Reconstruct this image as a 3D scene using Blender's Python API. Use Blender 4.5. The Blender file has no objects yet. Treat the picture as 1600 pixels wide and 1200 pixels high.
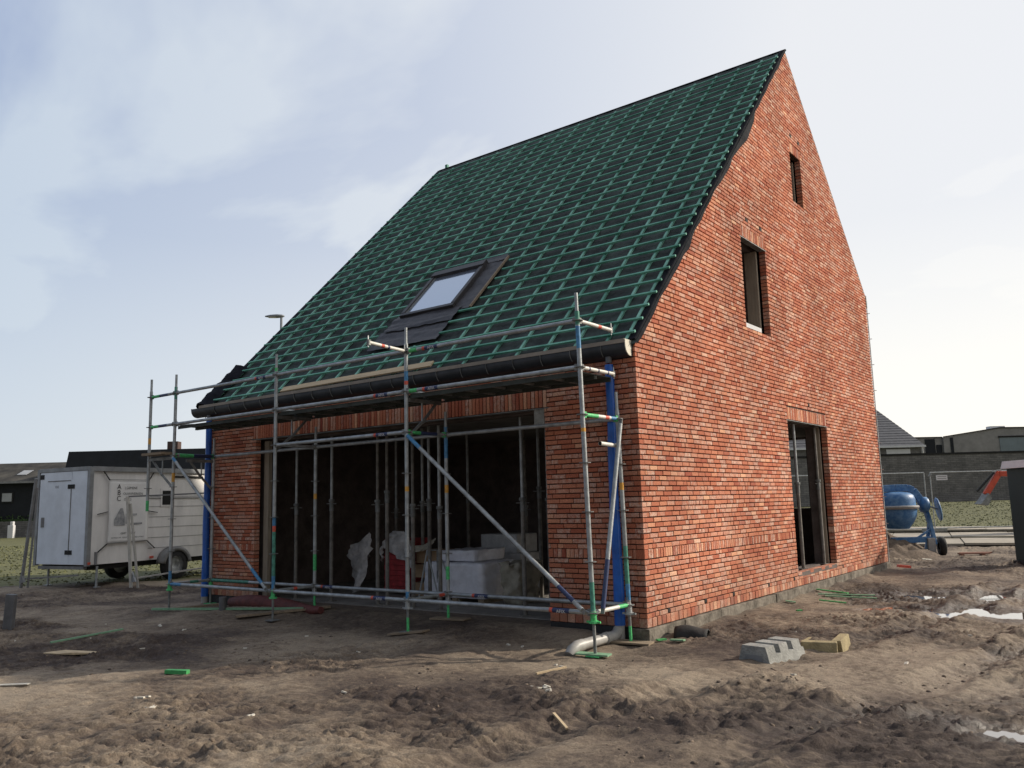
import bpy, math, random
import numpy as np
from mathutils import Vector, Matrix, Euler
random.seed(7); rng = np.random.default_rng(11)
SC = bpy.context.scene; COL = SC.collection
rad = math.radians

# ------------------------------------------------------------------ helpers
class MB:
    """collects shapes, links them as one mesh object"""
    def __init__(s): s.v=[]; s.f=[]; s.m=[]; s.sm=[]; s.mats=[]
    def mi(s, mat):
        if mat not in s.mats: s.mats.append(mat)
        return s.mats.index(mat)
    def add(s, vs, fs, mat, smooth=False):
        b=len(s.v); s.v+= [tuple(x) for x in vs]; k=s.mi(mat)
        for f in fs: s.f.append(tuple(b+i for i in f)); s.m.append(k); s.sm.append(smooth)
    def box(s, lo, hi, mat, rot=None, c=None):
        x0,y0,z0=lo; x1,y1,z1=hi
        vs=[(x0,y0,z0),(x1,y0,z0),(x1,y1,z0),(x0,y1,z0),(x0,y0,z1),(x1,y0,z1),(x1,y1,z1),(x0,y1,z1)]
        if rot is not None:
            cc=Vector(c) if c is not None else Vector(((x0+x1)/2,(y0+y1)/2,(z0+z1)/2))
            vs=[tuple(rot@(Vector(v)-cc)+cc) for v in vs]
        s.add(vs,[(0,3,2,1),(4,5,6,7),(0,1,5,4),(1,2,6,5),(2,3,7,6),(3,0,4,7)],mat)
        return s
    def bar(s, p0, p1, w, h, mat, up=(0,0,1)):
        p0=Vector(p0); p1=Vector(p1); d=(p1-p0).normalized(); u=Vector(up)
        sd=d.cross(u)
        if sd.length<1e-4: sd=d.cross(Vector((1,0,0)))
        sd.normalize(); u2=sd.cross(d); a=sd*w/2; b=u2*h/2
        vs=[p0-a-b,p0+a-b,p0+a+b,p0-a+b,p1-a-b,p1+a-b,p1+a+b,p1-a+b]
        s.add(vs,[(0,3,2,1),(4,5,6,7),(0,1,5,4),(1,2,6,5),(2,3,7,6),(3,0,4,7)],mat); return s
    def tube(s, p0, p1, r, mat, n=12, r1=None, caps=True, bands=None, hollow=False):
        """bands: list of (t0,t1,mat) in metres along the tube"""
        p0=Vector(p0); p1=Vector(p1); L=(p1-p0).length; d=(p1-p0)/L
        sd=d.cross(Vector((0,0,1)));
        if sd.length<1e-3: sd=Vector((1,0,0))
        sd.normalize(); u=sd.cross(d); r1=r if r1 is None else r1
        ts=sorted(set([0,L]+[min(max(t,0),L) for b in (bands or []) for t in b[:2]]))
        def ring(t):
            rr=r+(r1-r)*t/L; c=p0+d*t
            return [c+(sd*math.cos(2*math.pi*i/n)+u*math.sin(2*math.pi*i/n))*rr for i in range(n)]
        for k in range(len(ts)-1):
            t0,t1=ts[k],ts[k+1]
            if t1-t0<1e-5: continue
            mm=mat; tm=(t0+t1)/2
            for b in (bands or []):
                if b[0]<=tm<=b[1]: mm=b[2]
            s.add(ring(t0)+ring(t1),[(i,(i+1)%n,n+(i+1)%n,n+i) for i in range(n)],mm,True)
        if caps and not hollow:
            s.add(ring(0),[tuple(range(n))[::-1]],mat); s.add(ring(L),[tuple(range(n))],mat)
        return s
    def path(s, pts, r, mat, n=10):
        pts=[Vector(p) for p in pts]; rings=[]; prev=None
        for i,p in enumerate(pts):
            d=(pts[min(i+1,len(pts)-1)]-pts[max(i-1,0)]).normalized()
            if prev is None:
                sd=d.cross(Vector((0,0,1)))
                if sd.length<1e-3: sd=Vector((1,0,0))
            else: sd=prev-d*prev.dot(d)
            sd.normalize(); prev=sd; u=sd.cross(d); rr=r[i] if isinstance(r,(list,tuple)) else r
            rings+= [p+(sd*math.cos(2*math.pi*k/n)+u*math.sin(2*math.pi*k/n))*rr for k in range(n)]
        fs=[(i*n+k,i*n+(k+1)%n,(i+1)*n+(k+1)%n,(i+1)*n+k) for i in range(len(pts)-1) for k in range(n)]
        s.add(rings,fs,mat,True)
        s.add(rings[:n],[tuple(range(n))[::-1]],mat); s.add(rings[-n:],[tuple(range(n))],mat); return s
    def lathe(s, prof, mat, c=(0,0,0), n=28, M=None, smooth=True):
        M=M or Matrix.Identity(3); c=Vector(c); vs=[]
        for r,z in prof:
            for i in range(n):
                a=2*math.pi*i/n; vs.append(c+M@Vector((r*math.cos(a),r*math.sin(a),z)))
        fs=[(i*n+k,i*n+(k+1)%n,(i+1)*n+(k+1)%n,(i+1)*n+k) for i in range(len(prof)-1) for k in range(n)]
        s.add(vs,fs,mat,smooth); return s
    def prism(s, poly, d0, d1, mat, axis='x'):
        """poly of (a,b); extruded along axis from d0 to d1"""
        n=len(poly)
        def P(a,b,d): return {'x':(d,a,b),'y':(a,d,b),'z':(a,b,d)}[axis]
        vs=[P(a,b,d0) for a,b in poly]+[P(a,b,d1) for a,b in poly]
        s.add(vs,[tuple(range(n))[::-1],tuple(range(n,2*n))]+[(i,(i+1)%n,n+(i+1)%n,n+i) for i in range(n)],mat); return s
    def mesh(s,name):
        me=bpy.data.meshes.new(name); me.from_pydata(s.v,[],s.f)
        for m in s.mats: me.materials.append(m)
        me.polygons.foreach_set('material_index',s.m); me.polygons.foreach_set('use_smooth',s.sm)
        me.update()
        return me
    def build(s,name,parent=None,bevel=0):
        me=s.mesh(name)
        import bmesh
        bm=bmesh.new(); bm.from_mesh(me); bmesh.ops.recalc_face_normals(bm,faces=bm.faces); bm.to_mesh(me); bm.free()
        o=bpy.data.objects.new(name,me); COL.objects.link(o)
        if parent: o.parent=parent
        if bevel:
            b=o.modifiers.new('Bevel','BEVEL'); b.width=bevel; b.segments=2; b.limit_method='ANGLE'
        return o
def tag(o,label=None,cat=None,group=None,kind=None):
    if label: o['label']=label
    if cat: o['category']=cat
    if group: o['group']=group
    if kind: o['kind']=kind
    return o
def empty(name,loc=(0,0,0),rz=0,label=None,cat=None,group=None):
    o=bpy.data.objects.new(name,None); COL.objects.link(o); o.location=loc; o.rotation_euler=(0,0,rz)
    o.empty_display_size=.2
    return tag(o,label,cat,group)
def copy_tree(o,parent=None):
    c=o.copy(); COL.objects.link(c); c.parent=parent
    for ch in list(o.children): copy_tree(ch,c)
    return c

# ------------------------------------------------------------------ materials
def mat(name,col,rough=.7,var=0.,vscale=6.,metal=0.,bump=0.,bscale=40.,spec=.5,col2=None,stretch=None,detail=5):
    m=bpy.data.materials.new(name); m.use_nodes=True; nt=m.node_tree; N=nt.nodes; L=nt.links
    b=N['Principled BSDF']; b.inputs['Roughness'].default_value=rough; b.inputs['Metallic'].default_value=metal
    b.inputs['Specular IOR Level'].default_value=spec
    c=tuple(col)+(1,)
    if var or col2 or bump:
        tc=N.new('ShaderNodeTexCoord'); src=tc.outputs['Object']
        if stretch:
            mp=N.new('ShaderNodeMapping'); mp.inputs['Scale'].default_value=stretch; L.new(src,mp.inputs[0]); src=mp.outputs[0]
    if var or col2:
        n=N.new('ShaderNodeTexNoise'); n.inputs['Scale'].default_value=vscale; n.inputs['Detail'].default_value=detail; n.inputs['Roughness'].default_value=.65
        L.new(src,n.inputs['Vector'])
        r=N.new('ShaderNodeValToRGB'); r.color_ramp.elements[0].position=.35; r.color_ramp.elements[1].position=.68
        r.color_ramp.elements[0].color=tuple(x*(1-var) for x in col)+(1,)
        r.color_ramp.elements[1].color=(tuple(col2) if col2 else tuple(min(1,x*(1+var)) for x in col))+(1,)
        L.new(n.outputs['Fac'],r.inputs[0]); L.new(r.outputs[0],b.inputs['Base Color'])
    else: b.inputs['Base Color'].default_value=c
    if bump:
        n2=N.new('ShaderNodeTexNoise'); n2.inputs['Scale'].default_value=bscale; n2.inputs['Detail'].default_value=4; L.new(src,n2.inputs['Vector'])
        bp=N.new('ShaderNodeBump'); bp.inputs['Strength'].default_value=bump; bp.inputs['Distance'].default_value=.02
        L.new(n2.outputs['Fac'],bp.inputs['Height']); L.new(bp.outputs[0],b.inputs['Normal'])
    return m
M={}
M['galv']=mat('galvanised_steel',(.36,.38,.385),.5,.28,9,.45,.15,60)
M['galv_dark']=mat('weathered_steel',(.2,.205,.2),.6,.35,9,.3,.15,60)
M['rust']=mat('prop_steel',(.2,.185,.165),.7,.4,7,.2,.2,50)
M['pgreen']=mat('green_paint',(.08,.5,.17),.55,.3,30)
M['pgreend']=mat('teal_paint',(.07,.26,.19),.55,.35,20)
M['pblue']=mat('blue_paint',(.06,.22,.42),.5,.3,30)
M['pred']=mat('red_paint',(.6,.1,.06),.5,.2,30)
M['porange']=mat('orange_paint',(.65,.33,.05),.5,.2,30)
M['sticker']=mat('navy_sticker',(.03,.045,.12),.5,.3,60)
M['white']=mat('white_letter',(.8,.8,.8),.5)
M['bluepipe']=mat('blue_film',(.008,.10,.44),.32,.25,5,0,.25,14)
M['pvc']=mat('grey_pvc',(.34,.33,.31),.45,.25,5,0,.05,20)
M['pvcd']=mat('dark_grey_pvc',(.12,.12,.125),.5,.25,5)
M['mortar']=mat('mortar_joint',(.05,.027,.020),.95,.35,20,0,.4,60)
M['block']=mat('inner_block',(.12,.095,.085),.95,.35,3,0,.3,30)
M['slab']=mat('floor_concrete',(.24,.22,.20),.9,.3,2,0,.3,20)
M['ceil']=mat('ceiling_concrete',(.2,.19,.175),.9,.3,2)
M['plinth']=mat('plinth_concrete',(.13,.11,.085),.95,.4,5,0,.8,25,col2=(.25,.22,.18))
M['membrane']=mat('black_membrane',(.015,.016,.018),.55,.3,6,0,.3,20)
M['underlay']=mat('roof_underlay',(.034,.040,.042),.75,.5,3,0,1.,7,.3,col2=(.062,.082,.074))
M['flap']=mat('loose_underlay',(.012,.013,.018),.85,.4,8,0,.6,10,.1)
M['batten']=mat('green_batten',(.06,.32,.21),.7,.35,2.5,0,.3,40,col2=(.20,.50,.38))
M['cbatten']=mat('green_counter_batten',(.14,.42,.31),.7,.35,2.5,0,.3,40,col2=(.28,.56,.45))
M['timber']=mat('pale_timber',(.52,.40,.25),.8,.15,3,0,.2,40,stretch=(1,12,12))
M['timberd']=mat('weathered_timber',(.25,.19,.13),.85,.25,3,0,.2,40,stretch=(1,12,12))
M['jamb']=mat('jamb_timber',(.30,.25,.19),.85,.18,4,0,.2,40,stretch=(8,8,1))
M['zinc']=mat('dark_zinc',(.06,.062,.068),.5,.25,4,.5)
M['zincl']=mat('zinc_edge',(.30,.25,.20),.6,.15,5,.1)
M['cap']=mat('gutter_end',(.62,.58,.48),.5,.1,5)
M['skyframe']=mat('skylight_frame',(.03,.027,.03),.5,.2,6)
M['lead']=mat('lead_flashing',(.055,.052,.058),.6,.25,8,0,.7,9)
M['trwhite']=mat('trailer_white',(.84,.82,.79),.55,.12,2.5,0,.05,12,stretch=(1,1,.3))
M['trdoor']=mat('trailer_door',(.76,.82,.90),.5,.08,2.5,0,.05,12)
M['tralu']=mat('trailer_aluminium',(.30,.31,.32),.5,.2,5,.4)
M['black']=mat('black_rubber',(.018,.018,.018),.8,.3,20,0,.3,60)
M['dark']=mat('dark_gap',(.015,.014,.013),.9)
M['grey']=mat('mid_grey',(.22,.22,.22),.7,.2,5)
M['banner']=mat('banner_cloth',(.86,.85,.83),.7,.06,3,0,.2,6)
M['mixblue']=mat('mixer_blue',(.03,.16,.42),.45,.3,7,0,.12,30,col2=(.13,.26,.44))
M['mixgrey']=mat('mixer_ring',(.33,.32,.31),.7,.2,8,0,.3,30)
M['packs']=mat('pale_blocks',(.5,.5,.5),.9,.15,9,0,.3,40)
M['conc']=mat('grey_concrete',(.30,.30,.28),.92,.25,9,0,.6,50)
M['concy']=mat('yellowish_concrete',(.33,.27,.15),.92,.25,9,0,.6,50)
M['wall']=mat('dark_brick_wall',(.11,.105,.10),.95,.3,1.5,0,.5,6)
M['hallm']=mat('hall_cladding',(.24,.23,.22),.8,.15,1,0)
M['hallglass']=mat('hall_glass',(.13,.17,.19),.3,.1,1)
M['roofd']=mat('dark_slate',(.014,.016,.02),.95,.2,1.5,0,.4,5)
M['roofm']=mat('mossy_tiles',(.034,.031,.027),.95,.45,.9,0,.5,5,col2=(.075,.068,.055))
M['rooft']=mat('grey_tiles',(.085,.088,.10),.7,.2,3)
M['rendw']=mat('white_render',(.62,.62,.63),.9,.05,2)
M['glassd']=mat('window_glass',(.10,.12,.14),.15,.2,1)
M['blind']=mat('window_blind',(.35,.36,.37),.6,.15,3)
M['hedge']=mat('hedge_leaf',(.045,.085,.025),.8,.4,8)
M['bush']=mat('yellow_green_leaf',(.22,.30,.05),.8,.3,8)
M['bark']=mat('bark',(.10,.085,.07),.9,.3,8)
M['blade']=mat('grass_blade',(.11,.125,.05),.8,.25,.6,col2=(.17,.17,.07))
M['plastic']=mat('clear_film',(.42,.40,.39),.35,.3,5,0,.6,9,col2=(.7,.67,.65))
M['film']=mat('white_film',(.82,.82,.88),.4,.12,6,0,.8,7)
M['redbrick']=mat('red_pallet',(.35,.03,.035),.7,.3,12,0,.3,30)
M['cardboard']=mat('cardboard',(.33,.22,.13),.8,.2,5)
M['bag']=mat('big_bag_cloth',(.42,.38,.30),.75,.25,6,0,.8,9)
M['greenbox']=mat('toilet_green',(.012,.024,.02),.6,.2,3)
M['roofw']=mat('toilet_roof',(.62,.62,.62),.5,.1,3)
M['exred']=mat('excavator_red',(.55,.07,.03),.5,.2,6)
M['lamp']=mat('lamp_grey',(.22,.24,.27),.5,.1,3)
M['plate']=mat('road_plate',(.33,.29,.23),.85,.25,1.2,0,.3,20)
M['debris']=mat('pale_chip',(.6,.56,.48),.8,.2,30)
M['greenstrap']=mat('green_scrap',(.05,.30,.09),.6,.25,20)
M['greens']=mat('green_stick',(.20,.36,.22),.8,.2,20)
M['chim']=mat('chimney_brick',(.075,.045,.038),.9,.3,6)
M['hose']=mat('dark_red_hose',(.12,.03,.025),.7,.3,10,0,.5,30)
M['wood_red']=mat('reddish_timber',(.25,.12,.08),.85,.2,10)

# brick material: corner colour attribute r=tone g=whitewash b=random
def brick_mat():
    m=bpy.data.materials.new('red_brick'); m.use_nodes=True; nt=m.node_tree; N=nt.nodes; L=nt.links; b=N['Principled BSDF']
    at=N.new('ShaderNodeAttribute'); at.attribute_name='tone'; sp=N.new('ShaderNodeSeparateColor'); L.new(at.outputs['Color'],sp.inputs[0])
    r=N.new('ShaderNodeValToRGB'); e=r.color_ramp.elements
    e[0].position=0; e[0].color=(.33,.085,.055,1); e[1].position=1; e[1].color=(.76,.42,.26,1)
    x=e.new(.35); x.color=(.46,.148,.085,1); x=e.new(.72); x.color=(.57,.222,.13,1)
    L.new(sp.outputs[0],r.inputs[0])
    tc=N.new('ShaderNodeTexCoord')
    n=N.new('ShaderNodeTexNoise'); n.inputs['Scale'].default_value=22; n.inputs['Detail'].default_value=6; n.inputs['Roughness'].default_value=.7; L.new(tc.outputs['Object'],n.inputs['Vector'])
    # whitewash mask
    mr=N.new('ShaderNodeMapRange'); mr.inputs[1].default_value=.36; mr.inputs[2].default_value=.66; L.new(n.outputs['Fac'],mr.inputs[0])
    mu=N.new('ShaderNodeMath'); mu.operation='MULTIPLY'; L.new(mr.outputs[0],mu.inputs[0]); L.new(sp.outputs[1],mu.inputs[1])
    mx=N.new('ShaderNodeMixRGB'); mx.inputs[2].default_value=(.70,.53,.43,1); L.new(mu.outputs[0],mx.inputs[0]); L.new(r.outputs[0],mx.inputs[1])
    n3=N.new('ShaderNodeTexNoise'); n3.inputs['Scale'].default_value=70; n3.inputs['Detail'].default_value=3; L.new(tc.outputs['Object'],n3.inputs['Vector'])
    mr3=N.new('ShaderNodeMapRange'); mr3.inputs[1].default_value=.3; mr3.inputs[2].default_value=.7; mr3.inputs[3].default_value=.72; mr3.inputs[4].default_value=1.2; L.new(n3.outputs['Fac'],mr3.inputs[0])
    # large stains
    n4=N.new('ShaderNodeTexNoise'); n4.inputs['Scale'].default_value=.8; n4.inputs['Detail'].default_value=5; L.new(tc.outputs['Object'],n4.inputs['Vector'])
    mr4=N.new('ShaderNodeMapRange'); mr4.inputs[1].default_value=.3; mr4.inputs[2].default_value=.7; mr4.inputs[3].default_value=.78; mr4.inputs[4].default_value=1.14; L.new(n4.outputs['Fac'],mr4.inputs[0])
    mm=N.new('ShaderNodeMath'); mm.operation='MULTIPLY'; L.new(mr3.outputs[0],mm.inputs[0]); L.new(mr4.outputs[0],mm.inputs[1])
    vm=N.new('ShaderNodeVectorMath'); vm.operation='SCALE'; L.new(mx.outputs[0],vm.inputs[0]); L.new(mm.outputs[0],vm.inputs['Scale'])
    # mud splash near the ground, faint pale bloom in patches
    sz=N.new('ShaderNodeSeparateXYZ'); L.new(tc.outputs['Object'],sz.inputs[0])
    zr=N.new('ShaderNodeMapRange'); zr.inputs[1].default_value=.10; zr.inputs[2].default_value=.75; zr.inputs[3].default_value=.75; zr.inputs[4].default_value=0; L.new(sz.outputs[2],zr.inputs[0])
    ns=N.new('ShaderNodeTexNoise'); ns.inputs['Scale'].default_value=5; ns.inputs['Detail'].default_value=8; ns.inputs['Roughness'].default_value=.75; L.new(tc.outputs['Object'],ns.inputs['Vector'])
    nr=N.new('ShaderNodeMapRange'); nr.inputs[1].default_value=.38; nr.inputs[2].default_value=.66; L.new(ns.outputs['Fac'],nr.inputs[0])
    sm_=N.new('ShaderNodeMath'); sm_.operation='MULTIPLY'; L.new(zr.outputs[0],sm_.inputs[0]); L.new(nr.outputs[0],sm_.inputs[1])
    md=N.new('ShaderNodeMixRGB'); md.inputs[2].default_value=(.22,.15,.11,1); L.new(sm_.outputs[0],md.inputs[0]); L.new(vm.outputs[0],md.inputs[1])
    nb=N.new('ShaderNodeTexNoise'); nb.inputs['Scale'].default_value=1.4; nb.inputs['Detail'].default_value=7; nb.inputs['Roughness'].default_value=.7; L.new(tc.outputs['Object'],nb.inputs['Vector'])
    br_=N.new('ShaderNodeMapRange'); br_.inputs[1].default_value=.54; br_.inputs[2].default_value=.74; br_.inputs[3].default_value=0; br_.inputs[4].default_value=.38; L.new(nb.outputs['Fac'],br_.inputs[0])
    bl=N.new('ShaderNodeMixRGB'); bl.inputs[2].default_value=(.66,.44,.33,1); L.new(br_.outputs[0],bl.inputs[0]); L.new(md.outputs[0],bl.inputs[1])
    L.new(bl.outputs[0],b.inputs['Base Color']); b.inputs['Roughness'].default_value=.92; b.inputs['Specular IOR Level'].default_value=.2
    bp=N.new('ShaderNodeBump'); bp.inputs['Strength'].default_value=.7; bp.inputs['Distance'].default_value=.006; L.new(n3.outputs['Fac'],bp.inputs['Height']); L.new(bp.outputs[0],b.inputs['Normal'])
    return m
M['brick']=brick_mat()

# ------------------------------------------------------------------ numpy noise
_perm=rng.permutation(512)
def vnoise(x,y,seed=0):
    xi=np.floor(x).astype(np.int64); yi=np.floor(y).astype(np.int64); fx=x-xi; fy=y-yi
    def g(ix,iy):
        h=_perm[(ix+seed*37)&511]; h=_perm[(h+iy+seed*11)&511]; a=h/512*2*np.pi; return np.cos(a),np.sin(a)
    u=fx*fx*fx*(fx*(fx*6-15)+10); v=fy*fy*fy*(fy*(fy*6-15)+10)
    def d(ix,iy,dx,dy): gx,gy=g(ix,iy); return gx*dx+gy*dy
    a=d(xi,yi,fx,fy); b=d(xi+1,yi,fx-1,fy); c=d(xi,yi+1,fx,fy-1); e=d(xi+1,yi+1,fx-1,fy-1)
    return (a+(b-a)*u+(c-a)*v+(a-b-c+e)*u*v)*1.5
def fbm(x,y,oct=4,seed=0,gain=.5):
    s=0;a=1;f=1
    for i in range(oct): s=s+a*vnoise(x*f+i*17.3,y*f-i*9.1,seed+i); a*=gain; f*=2.03
    return s
def sst(e0,e1,x): t=np.clip((x-e0)/(e1-e0),0,1); return t*t*(3-2*t)

# ------------------------------------------------------------------ ground
PUD=[(2.95,4.0,.75,.40,.3),(2.75,5.9,1.2,.34,.25),(4.0,-2.1,.55,.13,-.35),(1.55,3.9,.35,.22,.5)]
def pud_mask(x,y,e0=.75,e1=1.5):
    w=0
    for cx,cy,a,b,t in PUD:
        dx=x-cx; dy=y-cy; u=dx*math.cos(t)+dy*math.sin(t); v=-dx*math.sin(t)+dy*math.cos(t)
        q=np.sqrt((u/a)**2+(v/b)**2)+.35*vnoise(x*2.3,y*2.3,5)
        w=np.maximum(w,1-sst(e0,e1,q))
    return w
def terrain(x,y,full=False):
    x=np.asarray(x,float); y=np.asarray(y,float)
    dist=np.hypot(x-4.46,y+8.16)
    rise=sst(30,58,y)*.85*sst(-30,-16,x)
    gl=np.maximum(sst(-.6,.5,(y-x-15.6)+.8*fbm(x*.4,y*.4,3,8))*sst(-7.5,-9.5,x), sst(19.5,20.2,y+.4*vnoise(x*.6,y*.6,9)))   # grass mask
    mud=1-gl
    calm=sst(-.3,.28,fbm(x*.38+3,y*.38,3,2)+.05-.42*sst(.6,2.6,x)-.05*sst(-3,-5,y))      # 1 = smooth sandy
    # flat sandy apron right of the house, as trodden
    ap=np.exp(-(((x-2.35)/.8)**2+((y-.2)/1.1)**2)**2); calm=np.clip(calm+ap*.9,0,1)
    near=np.exp(-((y+.4)/.8)**2)*sst(.5,-.5,x)*sst(-10,-8,x); calm=np.clip(calm+near*.6,0,1)
    cl=1-calm
    big=.045*fbm(x*.55,y*.55,3,3)
    med=.03*fbm(x*2.1,y*2.1,3,4)
    ang=.45; xr=x*math.cos(ang)+y*math.sin(ang); yr=-x*math.sin(ang)+y*math.cos(ang)
    rid=1-np.abs(fbm(xr*2.6,yr*7.5,3,6)); rid=rid**2
    wx=.22*fbm(x*2.3,y*2.3,3,61); wy=.22*fbm(x*2.3+7,y*2.3,3,62)
    a_=(x+wx)*.8+(y+wy)*.6; b_=-(x+wx)*.6+(y+wy)*.8
    cl1=fbm(a_*3.6,b_*8.5,4,7,.62); cl2=np.maximum(0,fbm(a_*9,b_*17,4,12,.66)-.08)
    cl3=1-np.abs(fbm(a_*6,b_*13,4,13,.62))*1.7
    patch=np.clip(.55+.75*fbm(x*1.3,y*1.3,3,44),0.05,1.3)
    h=big+med*(.45+.6*cl)+.035*(rid-.62)*(.2+.8*cl)+.026*cl1*(.30+.7*cl)*patch+.028*cl2*(cl*.75+.25)*patch+.019*cl3*(.30+.7*cl)*patch
    # tyre ruts on the right
    for x0,s,wd in ((2.0,.10,.16),(3.35,.12,.17)):
        c=x0+s*(y-3)+.25*np.sin(y*.45); q=(x-c)/wd
        lug=.5+.5*np.sin(y*2*math.pi/.13+np.sign(x-c)*1.1*np.abs(q)*3)
        h=h+sst(9,5,np.abs(y-2.5))*( -.045*np.exp(-q*q)+.035*np.exp(-(np.abs(q)-1.7)**2*4) +.012*lug*np.exp(-q*q))*(.5+.7*cl)
    pm=pud_mask(x,y)
    hm=h*mud*(1-.85*pm)-.10*pm
    hg=.05*fbm(x*.3,y*.3,2,1)+.012*fbm(x*3,y*3,2,2)
    fade=sst(60,30,dist)
    z=hm*fade*mud+hg*gl*.8+rise
    # keep clear of the walls: meets plinth close to z 0.02
    inside=sst(-.35,.0,np.minimum(np.minimum(-x,x+8.33),np.minimum(y,10.25-y))+.0)
    z=z*(1-inside)-.0*inside
    z=z+.085*sst(-1.1,-.05,y)*sst(-7.1,-6.7,x)*sst(-.35,-.8,x)*(y<.3)
    z=z+.05*np.exp(-(np.clip(x,0,9)/.16)**2)*(x>-.05)*sst(-.1,.4,y)*sst(10.6,10,y)*(.6+.8*vnoise(y*2.2,y*.3,4))
    z=np.where((x<-.12)&(x>-8.2)&(y>.12)&(y<10.1),z-.22,z)
    if not full: return z
    tone=np.clip(.5+.5*fbm(x*.5+9,y*.5,4,21,.6)+.20*calm-.10,0,1)   # 1 = sandy, 0 = dark soil
    crum=np.clip(cl1*.6+.5,0,1)
    tone=np.clip(tone*(.8+.4*crum)-.16*(.4+.6*cl)*np.clip(cl2*3,0,1)-.22*np.clip((.62-rid)*2,0,1)*(.4+.6*cl)-.16*(patch-.5)+.08+.12*ap,0,1)
    wet=np.clip(pm*1.1+.8*pud_mask(x,y,1.2,2.9)+sst(1.2,2.6,x)*.35*np.clip(.5-h*12,0,1)+.25*cl*np.clip(-h*20,0,1),0,1)
    return z,tone,wet,gl
GRID={}
import bisect
def gz(x,y):
    X,Y,Z=GRID['x'],GRID['y'],GRID['z']
    i=min(max(bisect.bisect_right(X,x)-1,0),len(X)-2); j=min(max(bisect.bisect_right(Y,y)-1,0),len(Y)-2)
    fx=(x-X[i])/(X[i+1]-X[i]); fy=(y-Y[j])/(Y[j+1]-Y[j])
    return float((Z[j,i]*(1-fx)+Z[j,i+1]*fx)*(1-fy)+(Z[j+1,i]*(1-fx)+Z[j+1,i+1]*fx)*fy)
def axis_pts(segs):
    out=[]
    for a,b,s0,s1 in segs:
        t=a; out.append(t)
        while t<b:
            f=(t-a)/(b-a); t+=s0*(s1/s0)**f; out.append(min(t,b))
    return np.array(sorted(set(np.round(out,4))))
def build_ground():
    X=axis_pts([(-400,-30,60,3),(-30,-9,.5,.06),(-9,5,.024,.02),(5,7,.05,.2),(7,40,.5,4),(40,400,8,60)])
    Y=axis_pts([(-60,-8,8,.3),(-8,-6.2,.2,.03),(-6.2,2,.019,.03),(2,20,.03,.11),(20,70,.14,.9),(70,700,2,60)])
    gx,gy=np.meshgrid(X,Y); x=gx.ravel(); y=gy.ravel(); z,tone,wet,gl=terrain(x,y,True)
    nx,ny=len(X),len(Y); GRID.update(x=[float(v) for v in X],y=[float(v) for v in Y],z=z.reshape(ny,nx))
    me=bpy.data.meshes.new('ground'); me.vertices.add(nx*ny)
    me.vertices.foreach_set('co',np.stack([x,y,z],1).astype(np.float32).ravel())
    i=np.arange(nx-1)[None,:]+np.arange(ny-1)[:,None]*nx; i=i.ravel(); q=np.stack([i,i+1,i+nx+1,i+nx],1).astype(np.int32)
    me.loops.add(q.size); me.loops.foreach_set('vertex_index',q.ravel()); me.polygons.add(len(q))
    me.polygons.foreach_set('loop_start',np.arange(len(q),dtype=np.int32)*4)
    me.update(calc_edges=True); me.polygons.foreach_set('use_smooth',np.ones(len(q),bool))
    a=me.color_attributes.new('soil','FLOAT_COLOR','POINT'); a.data.foreach_set('color',np.stack([tone,wet,gl,np.ones_like(gl)],1).astype(np.float32).ravel())
    m=bpy.data.materials.new('churned_soil'); m.use_nodes=True; nt=m.node_tree; N=nt.nodes; L=nt.links; b=N['Principled BSDF']
    at=N.new('ShaderNodeAttribute'); at.attribute_name='soil'; sp=N.new('ShaderNodeSeparateColor'); L.new(at.outputs['Color'],sp.inputs[0])
    tc=N.new('ShaderNodeTexCoord')
    def noise(s,d,r=.65):
        n=N.new('ShaderNodeTexNoise'); n.inputs['Scale'].default_value=s; n.inputs['Detail'].default_value=d; n.inputs['Roughness'].default_value=r; L.new(tc.outputs['Object'],n.inputs['Vector']); return n.outputs['Fac']
    n1=noise(16,9,.78); n2=noise(75,4); n5=noise(.7,4)
    ad=N.new('ShaderNodeMath'); ad.operation='MULTIPLY_ADD'; ad.inputs[1].default_value=1.5; ad.inputs[2].default_value=-.77; L.new(n1,ad.inputs[0])
    ad2=N.new('ShaderNodeMath'); ad2.operation='ADD'; L.new(ad.outputs[0],ad2.inputs[0]); L.new(sp.outputs[0],ad2.inputs[1])
    r=N.new('ShaderNodeValToRGB'); e=r.color_ramp.elements; e[0].position=.0; e[0].color=(.06,.043,.036,1); e[1].position=.95; e[1].color=(.305,.245,.180,1)
    q=e.new(.3); q.color=(.115,.086,.066,1); q=e.new(.6); q.color=(.205,.158,.115,1)
    L.new(ad2.outputs[0],r.inputs[0])
    # small specks
    mr=N.new('ShaderNodeMapRange'); mr.inputs[1].default_value=.35; mr.inputs[2].default_value=.65; mr.inputs[3].default_value=.75; mr.inputs[4].default_value=1.2; L.new(n2,mr.inputs[0])
    sc=N.new('ShaderNodeVectorMath'); sc.operation='SCALE'; L.new(r.outputs[0],sc.inputs[0]); L.new(mr.outputs[0],sc.inputs['Scale'])
    # wet darkening
    wd=N.new('ShaderNodeMixRGB'); wd.blend_type='MULTIPLY'; wd.inputs[2].default_value=(.55,.5,.48,1); L.new(sp.outputs[1],wd.inputs[0]); L.new(sc.outputs[0],wd.inputs[1])
    g=N.new('ShaderNodeValToRGB'); ge=g.color_ramp.elements; ge[0].position=.34; ge[0].color=(.085,.09,.042,1); ge[1].position=.64; ge[1].color=(.155,.15,.062,1)
    n6=noise(2.2,9,.8); L.new(n6,g.inputs[0])
    gm=N.new('ShaderNodeMixRGB'); L.new(sp.outputs[2],gm.inputs[0]); L.new(wd.outputs[0],gm.inputs[1]); L.new(g.outputs[0],gm.inputs[2])
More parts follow.
